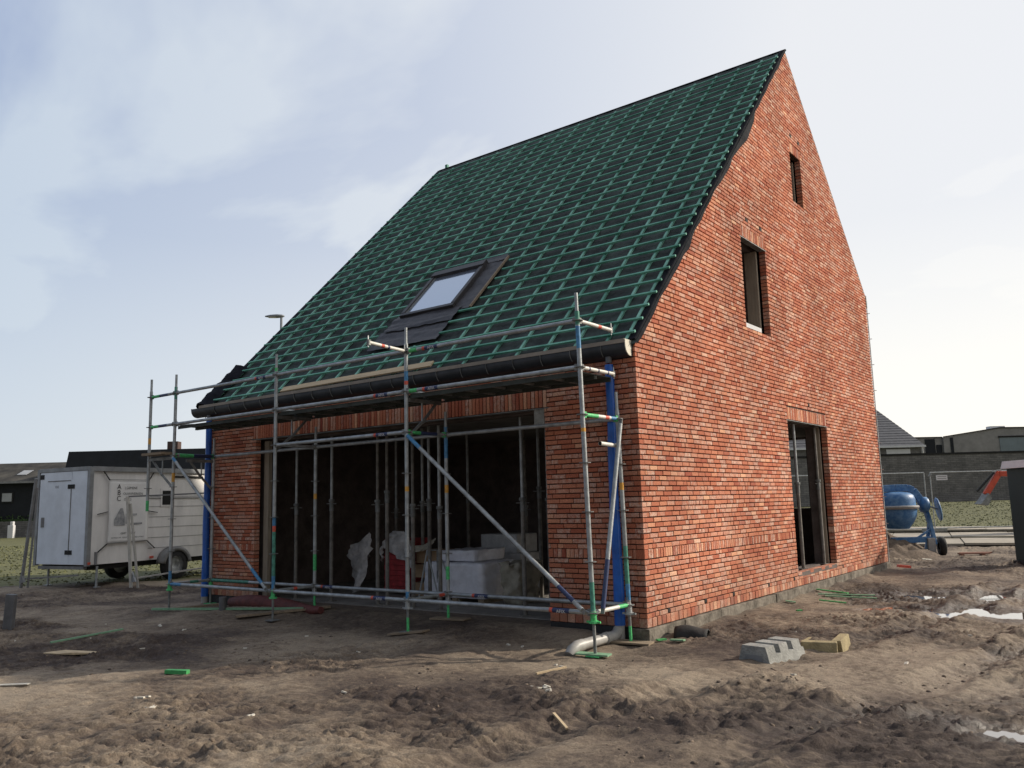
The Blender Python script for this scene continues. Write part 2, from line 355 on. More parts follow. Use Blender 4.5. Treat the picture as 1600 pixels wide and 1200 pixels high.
    L.new(gm.outputs[0],b.inputs['Base Color'])
    rr=N.new('ShaderNodeMapRange'); rr.inputs[3].default_value=.88; rr.inputs[4].default_value=.32; L.new(sp.outputs[1],rr.inputs[0]); L.new(rr.outputs[0],b.inputs['Roughness'])
    b.inputs['Specular IOR Level'].default_value=.35
    bp=N.new('ShaderNodeBump'); bp.inputs['Strength'].default_value=.8; bp.inputs['Distance'].default_value=.03; L.new(n1,bp.inputs['Height'])
    bp2=N.new('ShaderNodeBump'); bp2.inputs['Strength'].default_value=.5; bp2.inputs['Distance'].default_value=.008; L.new(n2,bp2.inputs['Height']); L.new(bp.outputs[0],bp2.inputs['Normal'])
    L.new(bp2.outputs[0],b.inputs['Normal'])
    me.materials.append(m); o=bpy.data.objects.new('ground',me); COL.objects.link(o); o['kind']='structure'
    M['soil']=m
build_ground()
# soil-like material without attributes for clods and heaps
M['clod']=mat('dry_clod',(.15,.11,.083),.95,.45,14,0,.5,60,col2=(.2,.15,.11))
M['clodd']=mat('dark_clod',(.085,.062,.05),.9,.4,14,0,.5,60)
wm=bpy.data.materials.new('muddy_water'); wm.use_nodes=True; wb=wm.node_tree.nodes['Principled BSDF']
wb.inputs['Base Color'].default_value=(.14,.11,.085,1); wb.inputs['Roughness'].default_value=.03; wb.inputs['Specular IOR Level'].default_value=.9; wb.inputs['Coat Weight'].default_value=.6; wb.inputs['Coat Roughness'].default_value=.02
for cx,cy,a,b,t in PUD:
    mb=MB(); n=40; vs=[(cx,cy,0)]
    for i in range(n):
        an=2*math.pi*i/n; k=1.75
        u=a*k*math.cos(an); v=b*k*math.sin(an)
        vs.append((cx+u*math.cos(t)-v*math.sin(t),cy+u*math.sin(t)+v*math.cos(t),0))
    z=gz(cx,cy)+.072
    mb.add([(x,y,z) for x,y,_ in vs],[(0,1+i,1+(i+1)%n) for i in range(n)],wm)
    o=mb.build('puddle'); o['kind']='structure'

def clump(mb,x,y,r,m,flat=.6,zoff=0):
    n1,n2=6,3; vs=[]; z0=gz(x,y)+zoff; a0=random.random()*6
    vs.append((x,y,z0+r*flat))
    for j in range(1,n2+1):
        ph=j/n2*math.pi*.62
        for i in range(n1):
            th=a0+2*math.pi*i/n1; rr=r*random.uniform(.7,1.25)
            vs.append((x+rr*math.sin(ph)*math.cos(th),y+rr*math.sin(ph)*math.sin(th),z0+rr*flat*math.cos(ph)))
    fs=[(0,1+i,1+(i+1)%n1) for i in range(n1)]
    for j in range(n2-1):
        for i in range(n1):
            a=1+j*n1+i; b=1+j*n1+(i+1)%n1; fs.append((a,a+n1,b+n1,b))
    mb.add(vs,fs,m,True)
mb=MB()
cnt=0
DG=fbm(*np.meshgrid((np.arange(70)/5-8)*.9,(np.arange(110)/5-7)*.9),2,30)
while cnt<2000:
    if random.random()<.6: x=random.uniform(-7,4.2); y=random.uniform(-6.3,-.9)
    else: x=random.uniform(.15,3.6); y=random.uniform(-3,13)
    if DG[int((y+7)*5),int((x+8)*5)]<random.uniform(.0,.6): continue
    clump(mb,x,y,random.choice([.005,.006,.008,.01,.012,.016,.022]) ,M['clod'] if random.random()<.9 else M['clodd'],.7,-.003); cnt+=1
tag(mb.build('soil_clods'),'small loose clods of soil scattered over the churned mud','soil clods',kind='stuff')

# grass blades
mb=MB()
def blades(n,xr,yr,h,ok):
    vs=[];c=0
    while c<n:
        x=random.uniform(*xr); y=random.uniform(*yr)
        if not ok(x,y): continue
        z=gz(x,y); a=random.random()*math.pi; w=random.uniform(.02,.08); hh=h*random.uniform(.5,1.5); dx=math.cos(a)*w; dy=math.sin(a)*w
        lx=random.uniform(-.04,.04); ly=random.uniform(-.04,.04)
        mb.add([(x-dx,y-dy,z-.01),(x+dx,y+dy,z-.01),(x+lx,y+ly,z+hh)],[(0,1,2)],M['blade']); c+=1
blades(17000,(-42,-9.5),(0,24),.03,lambda x,y: y-x>15.6+random.uniform(-.7,.5))
blades(12000,(-13,6),(20,56),.035,lambda x,y: True)
tag(mb.build('grass'),'short rough grass around the trailer and beyond the road plates','grass',kind='stuff')

# ------------------------------------------------------------------ the brick house
house=empty('brick_house',(0,0,0),0,'red brick house under construction with steep roof of green battens','house')
SL=1.01568; RY,RZ=6.104,9.489; SR=.911; HW=8.31; HD=10.24
def ylo(z): return 0 if z<=3.22 else (z-3.22)/SL-.019
def yhi(z): return HD if z<=5.68 else RY+(RZ-.04-z)/SR
bv=[];bf=[];bc=[]
class Bricks:
    def __init__(s): s.v=[];s.f=[];s.c=[];s.m=[]
    def brick(s,P,u0b,u1b,u0t,u1t,w0,w1,depth,white=.16,var=.17):
        """P(u,w,d): d = depth behind face"""
        j=random.uniform(-.0025,.003); jw=random.uniform(-.0012,.0012); ju=random.uniform(-.0015,.0015); tl=random.uniform(-.0012,.0012)
        q=[(u0b+ju,w0+jw+tl),(u1b+ju,w0+jw-tl),(u1t+ju,w1+jw-tl),(u0t+ju,w1+jw+tl)]
        b=len(s.v)
        # slightly worn arris: front face inset
        cu=(u0b+u1b+u0t+u1t)/4; e=.0035
        fr=[]
        for (u,w) in q:
            su=1 if u>cu else -1; sw=1 if w>(w0+w1)/2 else -1
            fr.append((u-su*e,w-sw*e))
        s.v+= [P(u,w,-j) for u,w in fr]+[P(u,w,-j+.004) for u,w in q]+[P(u,w,depth) for u,w in q]
        for k in range(4):
            k2=(k+1)%4
            s.f.append((b+k,b+4+k,b+4+k2,b+k2)); s.f.append((b+4+k,b+8+k,b+8+k2,b+4+k2))
        s.f.append((b,b+1,b+2,b+3))
        tone=min(1,max(0,random.gauss(.52,var)));
        wh=0
        rnd=random.random()
        if rnd<white: wh=random.uniform(.55,1)
        elif rnd<white+.2: wh=random.uniform(.15,.5)
        s.c+=[(tone,wh,random.random(),1)]*9
    def build(s,name,parent):
        me=bpy.data.meshes.new(name); me.from_pydata(s.v,[],s.f); me.materials.append(M['brick'])
        a=me.color_attributes.new('tone','FLOAT_COLOR','CORNER')
        c=np.repeat(np.array(s.c,np.float32),4,axis=0); a.data.foreach_set('color',c.ravel())
        import bmesh
        bm=bmesh.new(); bm.from_mesh(me); bmesh.ops.recalc_face_normals(bm,faces=bm.faces); bm.to_mesh(me); bm.free()
        o=bpy.data.objects.new(name,me); COL.objects.link(o); o.parent=parent; return o
# course list: (z0,z1,type)
courses=[(.146,.240,'sold')]
z=.246; p=(.868-.246)/11
for i in range(11): courses.append((z+i*p,z+(i+1)*p-.0115,'run'))
courses.append((.870,.968,'sold2'))
z=.975; p=.0575; i=0
while z<9.5: courses.append((z,z+p-.0115,'run')); z+=p
BL=.190
def lay(B,P,lim,holes,solds,quoin,top,white):
    """lim(w)->(u0,u1); holes:(u0,u1,w0,w1); solds:(u0,u1,w0,w1) filled with soldiers"""
    for ci,(w0,w1,ty) in enumerate(courses):
        wc=(w0+w1)/2
        if w0>=top: break
        a0,a1=lim(w0); b0,b1=lim(min(w1,top-.001))
        if b1-b0<.05: break
        qa,qb=quoin(ci); a0+=qa if a0<.01 and a0>-.01 or a0<-8 else 0; 
        if b0<.01 and b0>-.01 or b0<-8: b0+=qa
        a1-=qb; b1-=qb
        cuts=[]
        for (u0,u1,h0,h1) in holes+solds:
            if w1>h0+.01 and w0<h1-.01: cuts.append((u0,u1))
        cuts.sort(); segs=[]; s=None; cur=(a0,b0)
        for (u0,u1) in cuts: segs.append((cur[0],cur[1],u0-.004,u0-.004)); cur=(u1+.004,u1+.004)
        segs.append((cur[0],cur[1],a1,b1))
        for (sa,sb,ea,eb) in segs:
            if min(ea,eb)-max(sa,sb)<.02: continue
            if ty=='run': L=BL; off=[0,.5,.27,.77][ci%4]*BL if ci%7 else .13*BL
            elif ty=='sold': L=.105; off=random.random()*.1
            else: L=.0585; off=.03
            g=.009
            u=math.floor((min(sa,sb)-off)/L)*L+off
            edges=[min(sa,sb)]
            while u<max(ea,eb):
                x=u+(random.uniform(-.006,.006) if ty=='run' else 0)
                if x>edges[-1]+.03 and x<max(ea,eb)-.035: edges.append(x)
                # a header now and then
                if ty=='run' and random.random()<.10 and x+L*.5<max(ea,eb)-.05 and x+L*.5>edges[-1]+.03: edges.append(x+L*.5)
                u+=L
            edges.append(max(ea,eb))
            for k in range(len(edges)-1):
                l,r_=edges[k],edges[k+1]
                lb=sa if k==0 else l+g/2; lt=sb if k==0 else l+g/2
                rb=ea if k==len(edges)-2 else r_-g/2; rt_=eb if k==len(edges)-2 else r_-g/2
                lb=max(lb,sa);lt=max(lt,sb);rb=min(rb,ea);rt_=min(rt_,eb)
                if rb-lb<.012 or rt_-lt<.004: continue
                B.brick(P,lb,rb,lt,rt_,w0,w1,.1,white,.17 if ty=='run' else .26)
    for (u0,u1,h0,h1) in solds:
        n=round((u1-u0)/.0585); L=(u1-u0)/n
        for k in range(n): B.brick(P,u0+k*L+.007,u0+(k+1)*L-.007,u0+k*L+.007,u0+(k+1)*L-.007,h0+.006,h1-.004,.1,white*.7,.30)
GH=[(4.83,6.80,.350,2.700),(3.385,4.36,3.96,5.335),(5.93,6.48,6.62,7.50)]
GS=[(4.83,6.80,2.703,2.905),(3.385,4.36,5.338,5.52),(5.93,6.48,7.503,7.685)]
WH=[(.25,.34),(.75,.33)]
weep=[(3.62,5.62),(4.18,5.62),(6.0,7.80),(6.42,7.80),(5.9,3.0),(.48,.262),(2.3,.262),(3.55,.262),(4.6,.262),(7.1,.262),(8.3,.262),(9.5,.262),(1.45,.262)]
whole=[(y,y+(.085 if z_>3.2 else .06),z_,z_+.05) for y,z_ in weep]
B=Bricks()
lay(B,lambda u,w,d:(-d,u,w),lambda w:(ylo(w),yhi(w)),GH+whole,GS,lambda ci:((.104 if ci%2 else 0),(.0)),9.43,.26)
o=B.build('gable_wall',house)
FH=[(-6.95,-1.27,.05,2.632)]; FS=[(-7.02,-1.23,2.635,2.85)]
B=Bricks()
lay(B,lambda u,w,d:(u,d,w),lambda w:(-HW,0),FH,FS,lambda ci:((0),(0 if ci%2 else .104)),3.18,.34)
B.build('front_wall',house)
def wall_with_holes(name,P,u0,u1,w0,top,holes,d0,d1,m):
    """solid slab with rectangular holes, by strips; top(u) = height"""
    mb=MB(); us=sorted(set([u0,u1]+[h[0] for h in holes]+[h[1] for h in holes]+([RY] if u0<RY<u1 and callable(top) and name!='x' else [])))
    T=top if callable(top) else (lambda u:top)
    for a,b in zip(us[:-1],us[1:]):
        hs=sorted([h for h in holes if h[0]<=a+1e-6 and h[1]>=b-1e-6],key=lambda h:h[2]); cur=w0
        spans=[]
        for h in hs:
            if h[2]>cur: spans.append((cur,h[2],cur,h[2]))
            cur=h[3]
        spans.append((cur,T(a),cur,T(b)))
        for (l0,t0,l1,t1) in spans:
            vs=[P(a,l0,d0),P(b,l1,d0),P(b,t1,d0),P(a,t0,d0),P(a,l0,d1),P(b,l1,d1),P(b,t1,d1),P(a,t0,d1)]
            mb.add(vs,[(0,1,2,3),(7,6,5,4),(0,4,5,1),(1,5,6,2),(2,6,7,3),(3,7,4,0)],m)
    return mb.build(name,house)
def rooftop(u): return min(3.27+SL*(u+.019),RZ-SR*(u-RY))
tg=lambda u: max(.5,min(rooftop(u)-.02,20))
ex=.006
GHx=[(a-ex,b+ex,c-ex,d+ex) for a,b,c,d in GH]
wall_with_holes('mortar_bed',lambda u,w,d:(-d,u,w),.012,HD-.01,.14,tg,GHx,.017,.095,M['mortar'])
wall_with_holes('mortar_bed',lambda u,w,d:(u,d,w),-HW+.012,-.012,.14,3.16,[(a-ex,b+ex,c,d+ex) for a,b,c,d in FH],.017,.095,M['mortar'])
# inner leaf, with cavity behind
tgi=lambda u: tg(u)-.12
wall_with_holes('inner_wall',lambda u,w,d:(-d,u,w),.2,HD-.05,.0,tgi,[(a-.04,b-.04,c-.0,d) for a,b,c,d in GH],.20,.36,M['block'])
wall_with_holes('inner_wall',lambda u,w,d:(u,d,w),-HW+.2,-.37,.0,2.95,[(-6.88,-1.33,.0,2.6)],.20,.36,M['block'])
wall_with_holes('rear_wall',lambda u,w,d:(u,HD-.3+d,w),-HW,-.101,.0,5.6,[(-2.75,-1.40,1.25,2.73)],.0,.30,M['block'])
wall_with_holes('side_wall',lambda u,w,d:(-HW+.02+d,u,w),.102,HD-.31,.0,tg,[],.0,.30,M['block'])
mb=MB(); mb.box((-HW+.33,.37,-.1),(-.37,HD-.32,.10),M['slab']); mb.box((-6.94,.02,-.1),(-1.28,.368,.088),M['clod']); mb.build('floor_slab',house)
mb=MB(); mb.box((-HW+.33,.37,2.76),(-.37,HD-.32,2.98),M['ceil']); mb.build('ceiling_slab',house)
mb=MB(); mb.box((-HW+.33,3.0,5.75),(-.37,9.2,5.9),M['ceil']); mb.build('attic_slab',house)
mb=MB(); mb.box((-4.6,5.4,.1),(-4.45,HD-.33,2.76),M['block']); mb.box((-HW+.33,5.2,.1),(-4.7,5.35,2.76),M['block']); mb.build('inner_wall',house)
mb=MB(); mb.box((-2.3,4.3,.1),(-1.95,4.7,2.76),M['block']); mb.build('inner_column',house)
# plinth
mb=MB(); mb.prism([(-.012,-.2),(.03,-.2),(.03,.118),(.012,.138),(-.05,.138),(-.05,-.2)][::-1],-.02,HD+.02,M['plinth'],'y')
mb=MB(); 
y=-.03
while y<HD:
    y2=min(y+random.uniform(.85,1.05),HD+.02); zt=.136+random.uniform(-.008,.004)
    mb.box((-.2,y,-.3),(.035+random.uniform(-.004,.01),y2-.006,zt),M['plinth']); y=y2
mb.build('plinth',house,.006)
mb=MB(); mb.box((-HW,-.012,-.3),(-6.96,.09,.142),M['membrane']); mb.build('damp_membrane',house)
mb=MB(); mb.box((-1.26,-.012,-.3),(-.02,.09,.142),M['membrane']); mb.build('damp_membrane',house)
# steel angles under soldiers
mb=MB(); mb.box((-7.05,-.004,2.622),(-1.2,.1,2.634),M['galv_dark']); mb.build('lintel',house)
mb=MB(); mb.box((-.1,4.78,2.691),(.004,6.85,2.701),M['galv_dark']); mb.build('lintel',house)
mb=MB(); mb.box((-.1,3.34,5.327),(.004,4.41,5.337),M['galv_dark']); mb.build('lintel',house)
# dark boxes fill the weep holes, standing in for the shade inside
for y,z_ in weep:
    mb=MB(); mb.box((-.0122,y+.0,z_-.002),(.0045,y+(.088 if z_>3.2 else .052),z_+(.052 if z_>3.2 else .042)),M['dark']); mb.build('weep_hole_shade',house)
# timber linings
mb=MB(); mb.box((-6.905,.14,.1),(-6.79,.20,2.6),M['jamb']); tag(mb.build('timber_jamb',house),'pale timber jamb at the left of the wide opening')
mb=MB(); mb.box((-.30,4.25,3.97),(-.115,4.30,5.32),M['jamb']); mb.build('timber_jamb',house)
mb=MB(); mb.box((-.28,6.40,6.63),(-.115,6.44,7.48),M['jamb']); mb.build('timber_jamb',house)
mb=MB(); mb.box((-.2,6.72,.36),(-.115,6.765,2.69),M['jamb']); mb.build('timber_jamb',house)
mb=MB(); mb.box((-.30,3.40,3.965),(-.008,4.0,4.03),M['rendw']); mb.build('window_sill',house)
mb=MB(); mb.box((-.1,4.84,.28),(.002,6.79,.343),M['block']); mb.build('door_sill',house)
mb=MB(); mb.box((-1.42,.004,2.42),(-1.272,.09,2.62),M['conc']); tag(mb.build('lintel_pad',house),'pale concrete pad at the corner of the wide opening')
# roof: underlay with slight sag between battens
def roof_pt(x,y,off=0):
    n=Vector((0,-SL,1)).normalized(); return Vector((x,y,3.27+SL*(y+.019)))+n*off
cb=[-.10,-.36]+[-.36-.4375*k for k in range(1,19)]
cb=[c for c in cb if c>-8.36]
mb=MB(); xs=np.linspace(-8.42,.03,170); ys=np.linspace(-.045,RY+.0,120)
vs=[]
for yy in ys:
    for xx in xs:
        d=min(abs(xx-c) for c in cb); sag=-.010*min(1,d/.2)+.006*float(vnoise(np.array([xx*3.]),np.array([yy*2.]),3)[0])
        vs.append(tuple(roof_pt(xx,yy,sag)))
nx=len(xs); fs=[(j*nx+i,j*nx+i+1,(j+1)*nx+i+1,(j+1)*nx+i) for j in range(len(ys)-1) for i in range(nx-1)]
mb.add(vs,fs,M['underlay'],True)
und=mb.build('roof',house)
mb=MB(); mb.prism([(.0,3.16),(RY,RZ-.16),(RY,RZ-.03),(.0,3.24)],-8.40,-.02,M['underlay'],'x'); mb.build('roof_deck',house)
mb=MB(); mb.prism([(RY,RZ-.16),(HD+.12,RZ-.16-SR*(HD+.12-RY)),(HD+.12,RZ-.01-SR*(HD+.12-RY)),(RY,RZ-.01)],-8.40,-.004,M['underlay'],'x'); mb.build('roof_deck',house)
# verge flap hanging over the gable bricks
def flap(fn,y0,y1,x,name,side=1):
    mb=MB(); n=140; vs=[]
    for i in range(n+1):
        y=y0+(y1-y0)*i/n; t=3.27+SL*(y+.019); w=fn(y)
        xo=x+side*(.004+.006*math.sin(y*5)+.006*math.sin(y*17))
        vs+= [tuple(roof_pt(x-side*.10,y,.012)),tuple(roof_pt(x+side*.004,y,.02)),(xo,y+w*.1,t-w*.35),(xo+side*.004*math.sin(y*9),y+w*.35,t-w)]
    fs=[]
    for i in range(n): fs+= [(4*i+q,4*i+q+1,4*i+q+5,4*i+q+4) for q in range(3)]
    mb.add(vs,fs,M['flap'],True); return mb.build(name,und)
def fn_r(y):
    pts=[(0,.05),(.5,.07),(1.35,.08),(1.5,.12),(1.62,.06),(2.3,.055),(3.2,.08),(3.9,.16),(4.15,.12),(4.3,.05),(6.2,.03)]
    for (a,b),(c,d) in zip(pts[:-1],pts[1:]):
        if a<=y<=c: return b+(d-b)*(y-a)/(c-a)+.012*math.sin(y*7)
    return .06
flap(fn_r,.0,RY-.02,.012,'verge_flap')
flap(lambda y:.16+.04*math.sin(y*3),-.04,RY-.02,-8.42,'verge_flap',-1)
# loose underlay bundle at the lower left verge
mb=MB(); 
vs=[];n=12
for i in range(n+1):
    y=-.05+.75*i/n
    w=.16+.05*math.sin(i*1.3)
    for k,(dx,off) in enumerate([(.28,.03),(.12,.10),(.0,.13),(-.10,.08),(-.13,-.02)]):
        vs.append(tuple(roof_pt(-8.42+dx,y,off+.015*math.sin(i*2.1+k))))
fs=[(i*5+k,i*5+k+1,(i+1)*5+k+1,(i+1)*5+k) for i in range(n) for k in range(4)]
mb.add(vs,fs,M['flap'],True); tag(mb.build('loose_underlay',und),'bunched black underlay at the lower left verge')
# counter battens and battens
SKX0,SKX1,SKY0,SKY1=-4.71,-3.59,1.085,1.95
for c in cb:
    spans=[(.0,RY-.16)]
    if SKX0-.22<c<SKX1+.45: spans=[(.0,.50),(SKY1+.10,RY-.16)]
    for a,b in spans: mb=MB(); mb.bar(roof_pt(c,a,.014),roof_pt(c+random.uniform(-.01,.01),b,.014),.036,.026,M['cbatten'],up=(0,-SL,1)); mb.build('counter_batten',und)
yb=.075; k=0
while yb<RY-.12:
    mb=MB(); xr=random.uniform(-.03,.01); xl=-8.34+random.uniform(-.03,.03)
    if .52<yb<SKY1+.06:
        g0=SKX0-.10-(.12 if yb<1.1 else 0); g1=SKX1+(.42 if yb>1.05 else .12)+(.0 if yb>.8 else -.02)
        spans=[(xl,g0),(g1,xr)]
    else: spans=[(xl,xr)]
    for a,b in spans:
        x=a
        while x<b-.01:
            x2=min(x+random.choice([3.6,4.2,4.8]),b)
            if b-x2<.5: x2=b
            w0=random.uniform(-.006,.006); mb.bar(roof_pt(x,yb+w0,.043),roof_pt(x2-.004,yb+random.uniform(-.006,.006),.043),.029,.024,M['batten'],up=(0,-SL,1)); x=x2
    mb.build('batten',und); yb+=.1853; k+=1
# ridge board
mb=MB(); mb.bar((-8.40,RY,RZ-.005),(.02,RY,RZ-.005),.05,.014,M['flap']); mb.build('ridge_board',und)
mb=MB(); mb.box((-8.2,RY-.03,RZ),(-8.13,RY+.03,RZ+.08),M['cbatten']); mb.build('ridge_bracket',und)
# plank lying on the battens
pl=MB(); pl.bar(roof_pt(-6.25,.02,.075),roof_pt(-3.08,.05,.075),.11,.022,M['timber'],up=(0,-SL,1))
tag(pl.build('plank'),'pale new timber plank lying on the lowest green roof battens','plank')
# skylight
sk=MB()
def rb(mb,x0,x1,y0,y1,o0,o1,m):
    vs=[roof_pt(x,y,o) for o in (o0,o1) for (x,y) in ((x0,y0),(x1,y0),(x1,y1),(x0,y1))]
    mb.add(vs,[(0,3,2,1),(4,5,6,7),(0,1,5,4),(1,2,6,5),(2,3,7,6),(3,0,4,7)],m)
fw_=.072
rb(sk,SKX0,SKX1,SKY0,SKY0+.05,-.02,.115,M['skyframe']); rb(sk,SKX0,SKX1,SKY1-.10,SKY1,-.02,.14,M['skyframe'])
rb(sk,SKX0,SKX0+fw_,SKY0+.051,SKY1-.101,-.02,.12,M['skyframe']); rb(sk,SKX1-fw_,SKX1,SKY0+.051,SKY1-.101,-.02,.12,M['skyframe'])
skl=sk.build('skylight',und,.006)
gm=bpy.data.materials.new('skylight_glass'); gm.use_nodes=True; gb=gm.node_tree.nodes['Principled BSDF']; gb.inputs['Base Color'].default_value=(.44,.50,.62,1); gb.inputs['Roughness'].default_value=.12; gb.inputs['Metallic'].default_value=.75; gb.inputs['Specular IOR Level'].default_value=.8
pn=MB(); rb(pn,SKX0+fw_,SKX1-fw_,SKY0+.05,SKY1-.10,.06,.085,gm); pn.build('pane',skl)
tr=MB(); 
for a in ((SKX0+fw_,SKX0+fw_+.02,SKY0+.05,SKY1-.10),(SKX1-fw_-.02,SKX1-fw_,SKY0+.05,SKY1-.10)): rb(tr,*a,.086,.10,M['galv_dark'])
rb(tr,SKX0+fw_+.02,SKX1-fw_-.02,SKY0+.05,SKY0+.066,.086,.10,M['galv_dark']); tr.build('glazing_bead',skl)
# flashing: crinkled sheets
def sheet(name,x0,x1,y0,y1,off,amp,skew=0,parent=und,m='lead'):
    nxx,nyy=26,14; vs=[]
    for j in range(nyy+1):
        for i in range(nxx+1):
            x=x0+(x1-x0)*i/nxx+skew*(1-j/nyy); y=y0+(y1-y0)*j/nyy
            e=.02*float(vnoise(np.array([x*5]),np.array([y*3+7]),2)[0]) if j==0 else 0
            o_=off+amp*float(fbm(np.array([x*1.3+y*2]),np.array([y*14.]),2,14)[0])
            vs.append(tuple(roof_pt(x,y+e,o_)))
    W=nxx+1; mb=MB(); mb.add(vs,[(j*W+i,j*W+i+1,(j+1)*W+i+1,(j+1)*W+i) for j in range(nyy) for i in range(nxx)],M[m],True); return mb.build(name,parent)
sheet('apron_flashing',SKX0-.12,SKX1+.16,.84,SKY0+.01,.07,.02)
sheet('apron_flashing',SKX0-.22,SKX1+.12,.54,.86,.045,.015)
sheet('side_flashing',SKX1-.005,SKX1+.34,SKY0-.06,SKY1+.02,.055,.02)
sheet('side_flashing',SKX0-.12,SKX0+.005,SKY0,SKY1+.02,.055,.01)
sheet('head_flashing',SKX0-.1,SKX1+.34,SKY1-.01,SKY1+.10,.07,.01)
mb=MB(); mb.bar(roof_pt(SKX1+.36,SKY0-.05,.06),roof_pt(SKX1+.36,SKY1+.05,.06),.03,.03,M['timberd'],up=(0,-SL,1)); mb.build('side_batten',und)
# eaves: fascia, gutter with brackets
mb=MB(); mb.box((-8.33,-.018,3.10),(-.03,-.001,3.25),M['zinc']); mb.build('fascia',house)
prof=[]
for i in range(9):
    a=math.pi*(1.0+.5*i/8); prof.append((-.035+.115*math.cos(a),3.225+.12*math.sin(a)))
outer=[(-.150,3.252)]+prof+[(-.02,3.105)]
inner=[(-.02,3.112)]+[(y*.93-.003,3.225+(z_-3.225)*.93) for y,z_ in prof[::-1]]+[(-.140,3.252)]
mb=MB(); mb.prism(outer+inner,-8.58,-.045,M['zinc'],'x'); gut=mb.build('gutter',house)
mb=MB(); mb.box((-8.35,-.160,3.245),(-.045,-.115,3.290),M['zincl']); mb.build('gutter_edge',gut)
mb=MB(); mb.prism([(-.155,3.285)]+prof+[(-.012,3.105),(-.012,3.285)],-.044,-.034,M['cap'],'x'); tag(mb.build('end_cap',gut),'cream end cap of the gutter')
mb=MB(); mb.prism([(-.155,3.255)]+prof+[(-.012,3.105),(-.012,3.255)],-8.592,-8.581,M['zinc'],'x'); mb.build('end_cap',gut)
for k in range(20):
    x=-.35-.42*k
    if x<-8.3: break
    mb=MB(); pr=[(y-.003,z_-.002) for y,z_ in [(-.151,3.25)]+prof]
    pts=[(x,)+q for q in pr]
    for a,b in zip(pts[:6],pts[1:7]): mb.bar(a,b,.022,.004,M['galv_dark'],up=(1,0,0))
    mb.build('gutter_bracket',gut)
mb=MB(); mb.box((-8.30,-.1,3.02),(-.05,-.0,3.10),M['zinc']);
# downpipes in blue film (flattened film sleeves)
def downpipe(x,y,z0,z1,lab):
    mb=MB(); pts=[]; rr=[]
    n=16
    for i in range(n+1):
        t=i/n; z_=z1+(z0-z1)*t; pts.append((x+.006*math.sin(t*9),y,z_)); rr.append(.048+.012*t+.002*math.sin(t*23))
    mb.path(pts,rr,M['bluepipe'],14); o=mb.build('downpipe',house); tag(o,lab)
    mb=MB(); mb.tube((x,y,z1+.02),(x,y,z1+.09),.036,M['pvcd']); mb.build('outlet',o)
    mb=MB(); mb.tube((x,y,z0+.0),(x,y,.02),.052,M['pvc']); mb.build('pipe_shoe',o)
    return o
downpipe(-.30,-.075,.17,3.03,'blue film wrapped downpipe at the right corner')
downpipe(-8.16,-.075,.12,3.03,'blue film wrapped downpipe at the left corner')
# thin galvanised corner profile and wall ties at the rear corner
mb=MB(); mb.box((.004,HD-.004,.12),(.016,HD+.02,5.70),M['galv']); mb.build('corner_profile',house)
for k in range(10):
    mb=MB(); zz=.35+.55*k; mb.box((.0165,HD+.002,zz),(.06,HD+.012,zz+.012),M['galv']); mb.build('wall_tie',house)

# ------------------------------------------------------------------ scaffold
XA,XB,XC,XD,XE=-7.876,-5.288,-2.719,-.128,-8.621; YO,YI=-.866,-.150
LEAN=-.0196
sca=empty('scaffold',(XC,YO,0),0,'galvanised ring lock scaffold standing in front of the wide opening','scaffold')
OFF=Vector((XC,YO,0))
def S(p): return Vector(p)-OFF
def px(x,z): return x+(LEAN*z if x==XD else 0)
def disc(mb,c,r,h,m,n=14):
    mb.lathe([(0,h),(r,h),(r,-h),(0,-h)],m,c,n,smooth=False)
def pole(x,y,z0,z1,bands,jack,rings,zgr=0,lab=None,jm='pgreen'):
    mb=MB(); a=S((px(x,z0),y,z0)); b=S((px(x,z1-.2),y,z1-.2)); c=S((px(x,z1),y,z1))
    mb.tube(a,b,.0245,M['galv'],14,bands=[(s-z0,e-z0,M[m]) for s,e,m in bands])
    mb.tube(b,c,.0185,M['galv'] if not bands or bands[-1][2]!='top' else M['galv'],12)
    o=mb.build('standard',sca)
    if lab: tag(o,lab)
    for z_ in rings:
        mb=MB(); cc=S((px(x,z_),y,z_)); disc(mb,cc,.061,.0045,M['galv_dark']); 
        mb.build('rosette',o)
    if jack:
        j=MB(); g=gz(x,y); j.tube(S((px(x,.02),y,g+.02)),S((px(x,z0),y,z0)),.017,M['galv_dark'],10,bands=[(0,.16,M['pgreen'])] if jack==1 else None)
        j.box(tuple(S((px(x,0)-.075,y-.075,g+.012))),tuple(S((px(x,0)+.075,y+.075,g+.022))),M['galv_dark'] if jack!=3 else M['pgreen'])
        disc(j,S((px(x,z0),y,z0)),.05,.012,M[jm]); j.tube(S((px(x,z0),y,z0)),S((px(x,z0+.1),y,z0+.1)),.032,M[jm],12)
        j.bar(S((px(x,z0)-.08,y,z0)),S((px(x,z0)+.08,y,z0)),.018,.018,M[jm])
        j.build('base_jack',o)
    return o
R7=[3.4,2.9,2.4,1.9,1.4,.9,.4]
pole(XD,YO,.31,3.70,[(.42,.70,'pgreend'),(2.22,2.26,'porange'),(3.1,3.34,'pblue'),(3.35,3.5,'pgreend')],3,R7)
pole(XC,YO,.31,3.70,[(.42,.5,'pblue'),(1.68,1.74,'porange'),(2.98,3.03,'pred'),(3.03,3.15,'pblue')],1,R7,jm='galv')
pole(XB,YO,.31,3.70,[(.42,.6,'pblue'),(.6,1.25,'pgreend'),(1.2,1.28,'pred'),(1.28,1.4,'pblue'),(3.45,3.5,'pgreen')],2,R7)
pole(XA,YO,.31,3.70,[(.4,.6,'pblue'),(1.98,2.12,'porange'),(3.3,3.5,'pgreend')],2,R7)
pole(XE,YO,1.53,3.70,[(1.5,1.7,'pgreen'),(2.62,2.72,'porange')],0,[3.4,2.9,1.9])
